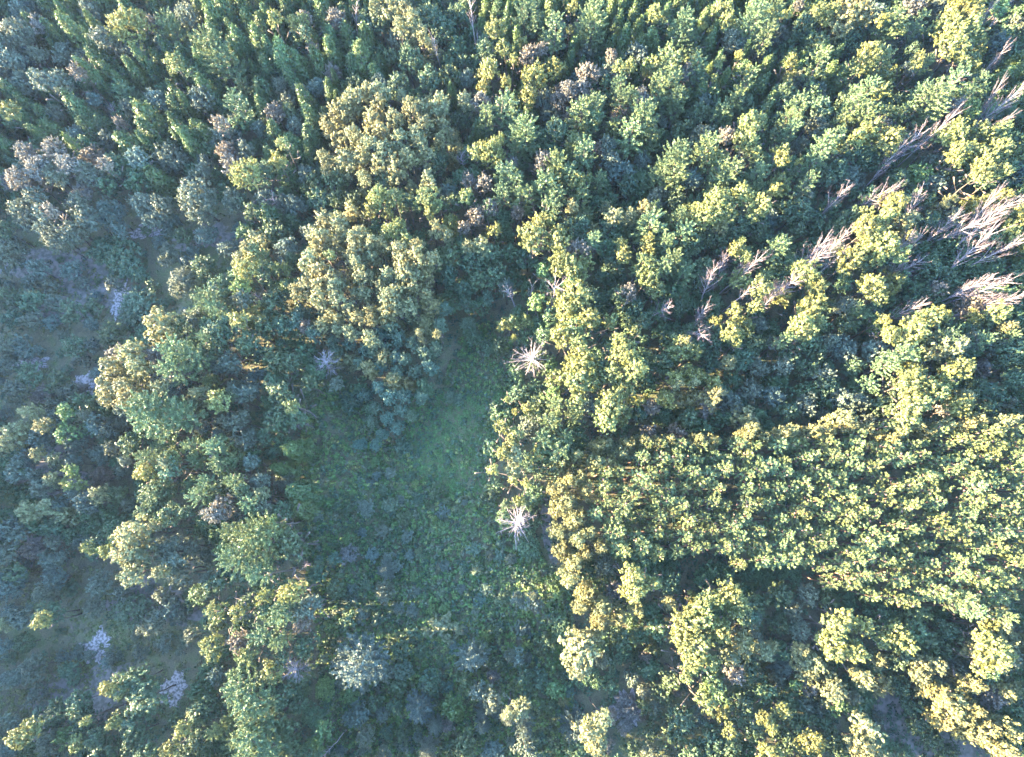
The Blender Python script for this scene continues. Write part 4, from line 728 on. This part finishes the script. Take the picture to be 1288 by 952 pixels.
def plant(t, r):
    k = t['k']; z = float(ground_z(t['x'], t['y']))
    base, name, cat = KIND[k]
    if k == 'D':
        st = t.get('style') or ('plume' if t['u'] > 700 and t['R'] > 1.1 else 'bare')
        dm = r.choice(DEAD[st]); H0, R0 = DEAD_SZ[st]
        e = bpy.data.objects.new(name, None); COL.objects.link(e)
        e.location = (t['x'], t['y'], z); e.rotation_euler = (r.gauss(0, .13), r.gauss(0, .13), r.uniform(0, 6.28))
        s = t['R'] / R0
        for nm, me in zip(('trunk', 'crown'), dm):
            o = bpy.data.objects.new(nm, me); COL.objects.link(o); o.parent = e; o.scale = (s, s, t['h'] / H0)
        t['obj'] = e; return
    me, s, sz, hz = crown_xform(t, r)
    low = t['h'] < 4.2 and k not in 'PCB'
    if low: name, cat = 'shrub', 'shrub'
    t['low'] = low
    rot = r.uniform(0, 6.28)
    col = jitter(t.get('col', base), k, r)
    e = bpy.data.objects.new(name, None); COL.objects.link(e); e.location = (t['x'], t['y'], z - .05)
    e.rotation_euler = (r.gauss(0, .03), r.gauss(0, .03), rot)
    o = bpy.data.objects.new('crown' if not low else 'foliage', me); COL.objects.link(o); o.parent = e
    o.location = (0, 0, t['h'] - hz); o.scale = (s, s * r.uniform(.88, 1.12), sz); o.color = col
    fam = 'plant' if k == 'P' else 'conifer' if k in 'CWB' else 'pole' if k in 'TUE' else 'broad'
    tm = r.choice(TR[fam]); tr = bpy.data.objects.new('trunk' if not low else 'stem', tm); COL.objects.link(tr); tr.parent = e
    hh = t['h'] * (.97 if k in 'CWBP' else .86); q = max(hh, 5) if not low else hh * 1.2
    tr.scale = (q, q, hh)
    t['obj'] = e
rp = random.Random(77)
# special dead trees
for t in TREES:
    if t['k'] == 'D':
        for (su, sv, st) in [(672, 438, 'snag'), (644, 668, 'snag'), (410, 458, 'star'), (375, 849, 'star')]:
            if abs(t['u'] - su) < 14 and abs(t['v'] - sv) < 14:
                t['style'] = st
                if sv == 668: t['R'] *= 1.35; t['h'] = 11.5
for t in TREES: plant(t, rp)

# woods outside the frame (they shade the place and stand at its edges): one mass
def merged(name, items):
    Vs = []
    cache = {}
    for t in items:
        me, s, sz, hz = crown_xform(t, rp)
        if me.name not in cache:
            a = np.empty(len(me.vertices) * 3, dtype=np.float32); me.vertices.foreach_get('co', a); cache[me.name] = a.reshape(-1, 4, 3)
        q = cache[me.name]; far = t['u'] < -80 or t['u'] > 1370
        st_ = 4 if far else 2; q = (q[::st_] - q[::st_].mean(1, keepdims=True)) * (1.8 if far else 1.25) + q[::st_].mean(1, keepdims=True)
        a = rp.uniform(0, 6.28); ca, sa = math.cos(a), math.sin(a)
        v = q * np.array([s, s, sz]); x = v[..., 0] * ca - v[..., 1] * sa; y = v[..., 0] * sa + v[..., 1] * ca
        z0_ = float(ground_z(t['x'], t['y']))
        Vs.append(np.stack([x + t['x'], y + t['y'], v[..., 2] + z0_ + t['h'] - hz], -1))
    V = np.concatenate(Vs).reshape(-1, 3)
    me = mesh_np(name, V, len(V) // 4, mat=M_LEAF)
    o = bpy.data.objects.new(name, me); COL.objects.link(o); o.color = (.07, .11, .05, 1); o['kind'] = 'stuff'
    o['label'] = 'dense mixed woodland continuing beyond the edges of the photograph'; o['category'] = 'woodland'
    return o
merged('surrounding_woodland', OUTSIDE)
u_o = merged('small_understory_trees', extra)
u_o['label'] = 'mass of low young trees filling the gaps between the taller crowns'
# ---- air
hz = bpy.data.meshes.new('haze')
import bmesh
b_ = bmesh.new(); bmesh.ops.create_cube(b_, size=1); b_.to_mesh(hz); b_.free()
ho = bpy.data.objects.new('haze', hz); COL.objects.link(ho)
ho.scale = (6100, 6100, 118); ho.location = (0, 0, 57); ho['kind'] = 'stuff'
hm = bpy.data.materials.new('hazy_air'); hm.use_nodes = True
hn = hm.node_tree; hn.nodes.remove(hn.nodes['Principled BSDF'])
pv = hn.nodes.new('ShaderNodeVolumePrincipled'); pv.inputs['Color'].default_value = (.42, .60, 1, 1); pv.inputs['Density'].default_value = .000052; pv.inputs['Anisotropy'].default_value = .3
hn.links.new(pv.outputs[0], hn.nodes['Material Output'].inputs['Volume'])
hz.materials.append(hm)
# ------------------------------------------------------------------ what each thing is called
MARKS = [(672, 435, "the clearing's upper bare snag"), (645, 665, "the clearing's lower bare snag"), (410, 458, "the pale lilac dead tree"),
 (375, 849, "the spidery dead tree at lower left"), (598, 30, "the tall dead tree at the top edge"), (552, 50, "the small bare tree near the top"),
 (200, 521, "the huge pine of the left belt"), (335, 690, "the huge pine beside the clearing"), (447, 832, "the pale-topped spruce below the clearing"),
 (730, 820, "the round lit tree below the plantation"), (745, 920, "the lit tree at bottom centre"), (218, 868, "the round pale bare patch"),
 (122, 815, "the large pale bare patch"), (184, 292, "the upper-left pinkish bare patch"), (112, 483, "the left-hand pale bare patch"),
 (788, 890, "the bottom pinkish bare patch"), (1150, 910, "the dirt track"), (700, 640, "the plantation's left tip"), (885, 545, "the plantation's top edge"),
 (1150, 530, "the plantation's top right corner"), (1260, 770, "the plantation's lower right corner"), (1020, 745, "the plantation's lower edge"),
 (885, 790, "the big lit yellow-green cluster"), (480, 180, "the upper poplar stand"), (480, 340, "the lower poplar stand"), (570, 540, "the clearing's bright grass"),
 (500, 700, "the middle of the weedy clearing"), (520, 800, "the clearing's lower thicket"), (270, 75, "the big silvery pine at upper left"), (160, 30, "the round upper-left yellow-green tree"),
 (60, 210, "the silvery grove at the left"), (155, 320, "the wide bush in the meadow"), (730, 380, "the yellow-green crowns beside the snag"),
 (880, 380, "the pink-tipped dead pair"), (1010, 320, "the dead trees right of centre"), (1230, 330, "the right-edge dead trees"), (740, 30, "the lit pine at top centre"),
 (950, 40, "the big pine near the top right"), (850, 205, "the large lit pine at upper right"), (1080, 20, "the tan crown at the top right"), (1200, 30, "the top right corner crowns"),
 (1110, 290, "the paired right-hand crowns"), (1140, 500, "the lit crowns above the plantation"), (130, 620, "the lit grey grove at lower left"), (50, 920, "the bottom left corner trees"),
 (310, 900, "the lit pine column at bottom left"), (1060, 810, "the tan crowns below the plantation"), (1220, 890, "the tan strip at bottom right"), (400, 90, "the cedar band left of the poplars"),
 (830, 90, "the dark cedar slope at the top"), (630, 110, "the yellow-tipped trees near top centre"), (290, 290, "the narrow meadow arm"), (50, 400, "the open meadow at the left"),
 (950, 880, "the green thicket at the bottom"), (540, 890, "the bottom centre spruces"), (240, 400, "the tan crowns of the left belt"), (1180, 180, "the crowns near the top right"), (930, 470, "the hollow above the plantation")]
LOOK = {'C': 'green cedar', 'W': 'feathery pine', 'G': 'green leafy tree', 'L': 'lime-green tree', 'Y': 'yellow-green tree', 'E': 'olive border tree',
        'K': 'brownish-tinged tree', 'T': 'tan-olive poplar', 'U': 'slim grey-green sapling', 'S': 'grey-leaved tree', 'B': 'bluish spruce', 'D': 'bare grey dead tree'}
SHR = {'G': 'green shrub', 'L': 'lime-green shrub', 'Y': 'yellow-green shrub', 'S': 'grey-leaved shrub', 'K': 'brownish shrub', 'T': 'olive shrub', 'U': 'grey-green shrub', 'E': 'olive shrub', 'W': 'grey-green shrub', 'C': 'green shrub'}
GROUP = {'C': 'cedars of the mixed wood', 'W': 'feathery pines of the mixed wood', 'G': 'green leafy trees of the mixed wood', 'L': 'green leafy trees of the mixed wood', 'Y': 'yellow-green trees of the mixed wood',
         'E': 'olive trees bordering the plantation', 'K': 'brownish trees of the mixed wood', 'T': 'poplars', 'U': 'poplar saplings', 'S': 'grey-leaved trees', 'B': 'bluish spruces', 'D': 'dead standing trees', 'P': 'young pines planted in rows'}
ORD = ['', 'first', 'second', 'third', 'fourth', 'fifth', 'sixth', 'seventh', 'eighth', 'ninth', 'tenth', 'eleventh', 'twelfth', 'thirteenth', 'fourteenth', 'fifteenth', 'sixteenth', 'seventeenth', 'eighteenth', 'nineteenth', 'twentieth']
def ordn(n):
    if n <= 20: return ORD[n]
    tens = {2: 'twenty', 3: 'thirty', 4: 'forty', 5: 'fifty', 6: 'sixty'}
    return tens[n // 10] + ('-' + ORD[n % 10] if n % 10 else 'th').replace('-' + ORD[0], 'th') if n % 10 else tens[n // 10][:-1] + 'ieth'
DIRS = ['right of', 'above and right of', 'above', 'above and left of', 'left of', 'below and left of', 'below', 'below and right of']
cells = collections.defaultdict(list)
for t in TREES:
    if t['k'] == 'P': continue
    hz_ = t['h'] * .7
    t['pu'], t['pv'] = pix(t['x'], t['y'], hz_)
    low = t.get('low')
    look = SHR.get(t['k'], LOOK[t['k']]) if low else LOOK[t['k']]
    mpx = t['R'] / at(t['pu'], t['pv'], hz_)[2]
    t['size'] = ('small ' if mpx < 9.5 else 'broad ' if mpx > 15 else '') if not (t['k'] in 'BDU') else ''
    best = sorted(MARKS, key=lambda m: (m[0] - t['pu']) ** 2 + (m[1] - t['pv']) ** 2)
    m = best[0]
    du, dv = t['pu'] - m[0], m[1] - t['pv']
    if t['k'] == 'D' and t.get('style') in ('snag', 'star'): 
        m = best[0]; t['special'] = m[2]
    dr = DIRS[int(round(math.degrees(math.atan2(dv, du)) / 45)) % 8]
    t['look'] = look
    cells[(look, m[2], dr)].append((du * du + dv * dv, t))
SPECIAL = {'snag': "grey dead snag with bristling bare limbs, ", 'star': "pale leafless tree spreading like a star, "}
for (look, mk, dr), L_ in cells.items():
    L_.sort(key=lambda q: q[0])
    for i, (d2, t) in enumerate(L_):
        if t.get('special'):
            t['obj']['label'] = {'snag': 'pale dead snag bristling with bare limbs, ' , 'star': 'leafless tree spreading like a pale star, '}[t['style']] + ("upper one of two beside the clearing's right edge" if t['style'] == 'snag' and t['v'] < 550 else "lower one of two beside the clearing's right edge" if t['style'] == 'snag' else 'in the shade left of the clearing' if t['v'] < 600 else 'near the bottom left pines')
        else:
            near_ = 'nearest ' if i == 0 else ordn(i + 1) + ' nearest '
            if len(L_) == 1: near_ = ''
            t['obj']['label'] = (t['size'] + look + ', ' + near_ + dr + ' ' + mk)
        t['obj']['category'] = 'shrub' if t.get('low') else KIND[t['k']][2]
        t['obj']['group'] = 'shrubs of the open ground' if t.get('low') else GROUP[t['k']]
# plantation: by row and place in the row
rows = collections.defaultdict(list)
for t in TREES:
    if t['k'] == 'P': rows[t['row']].append(t)
for ri, rk in enumerate(sorted(rows, reverse=True)):
    for ci, t in enumerate(sorted(rows[rk], key=lambda q: q['x'])):
        t['obj']['label'] = 'young pine, %s from the left in the %s planted row from the top' % (ordn(ci + 1), ordn(ri + 1))
        t['obj']['category'] = 'pine'; t['obj']['group'] = GROUP['P']

for t in TREES:
    n_w = len(t['obj']['label'].split())
    if n_w > 16: t['obj']['label'] = t['obj']['label'].replace('broad ', '', 1).replace('small ', '', 1)
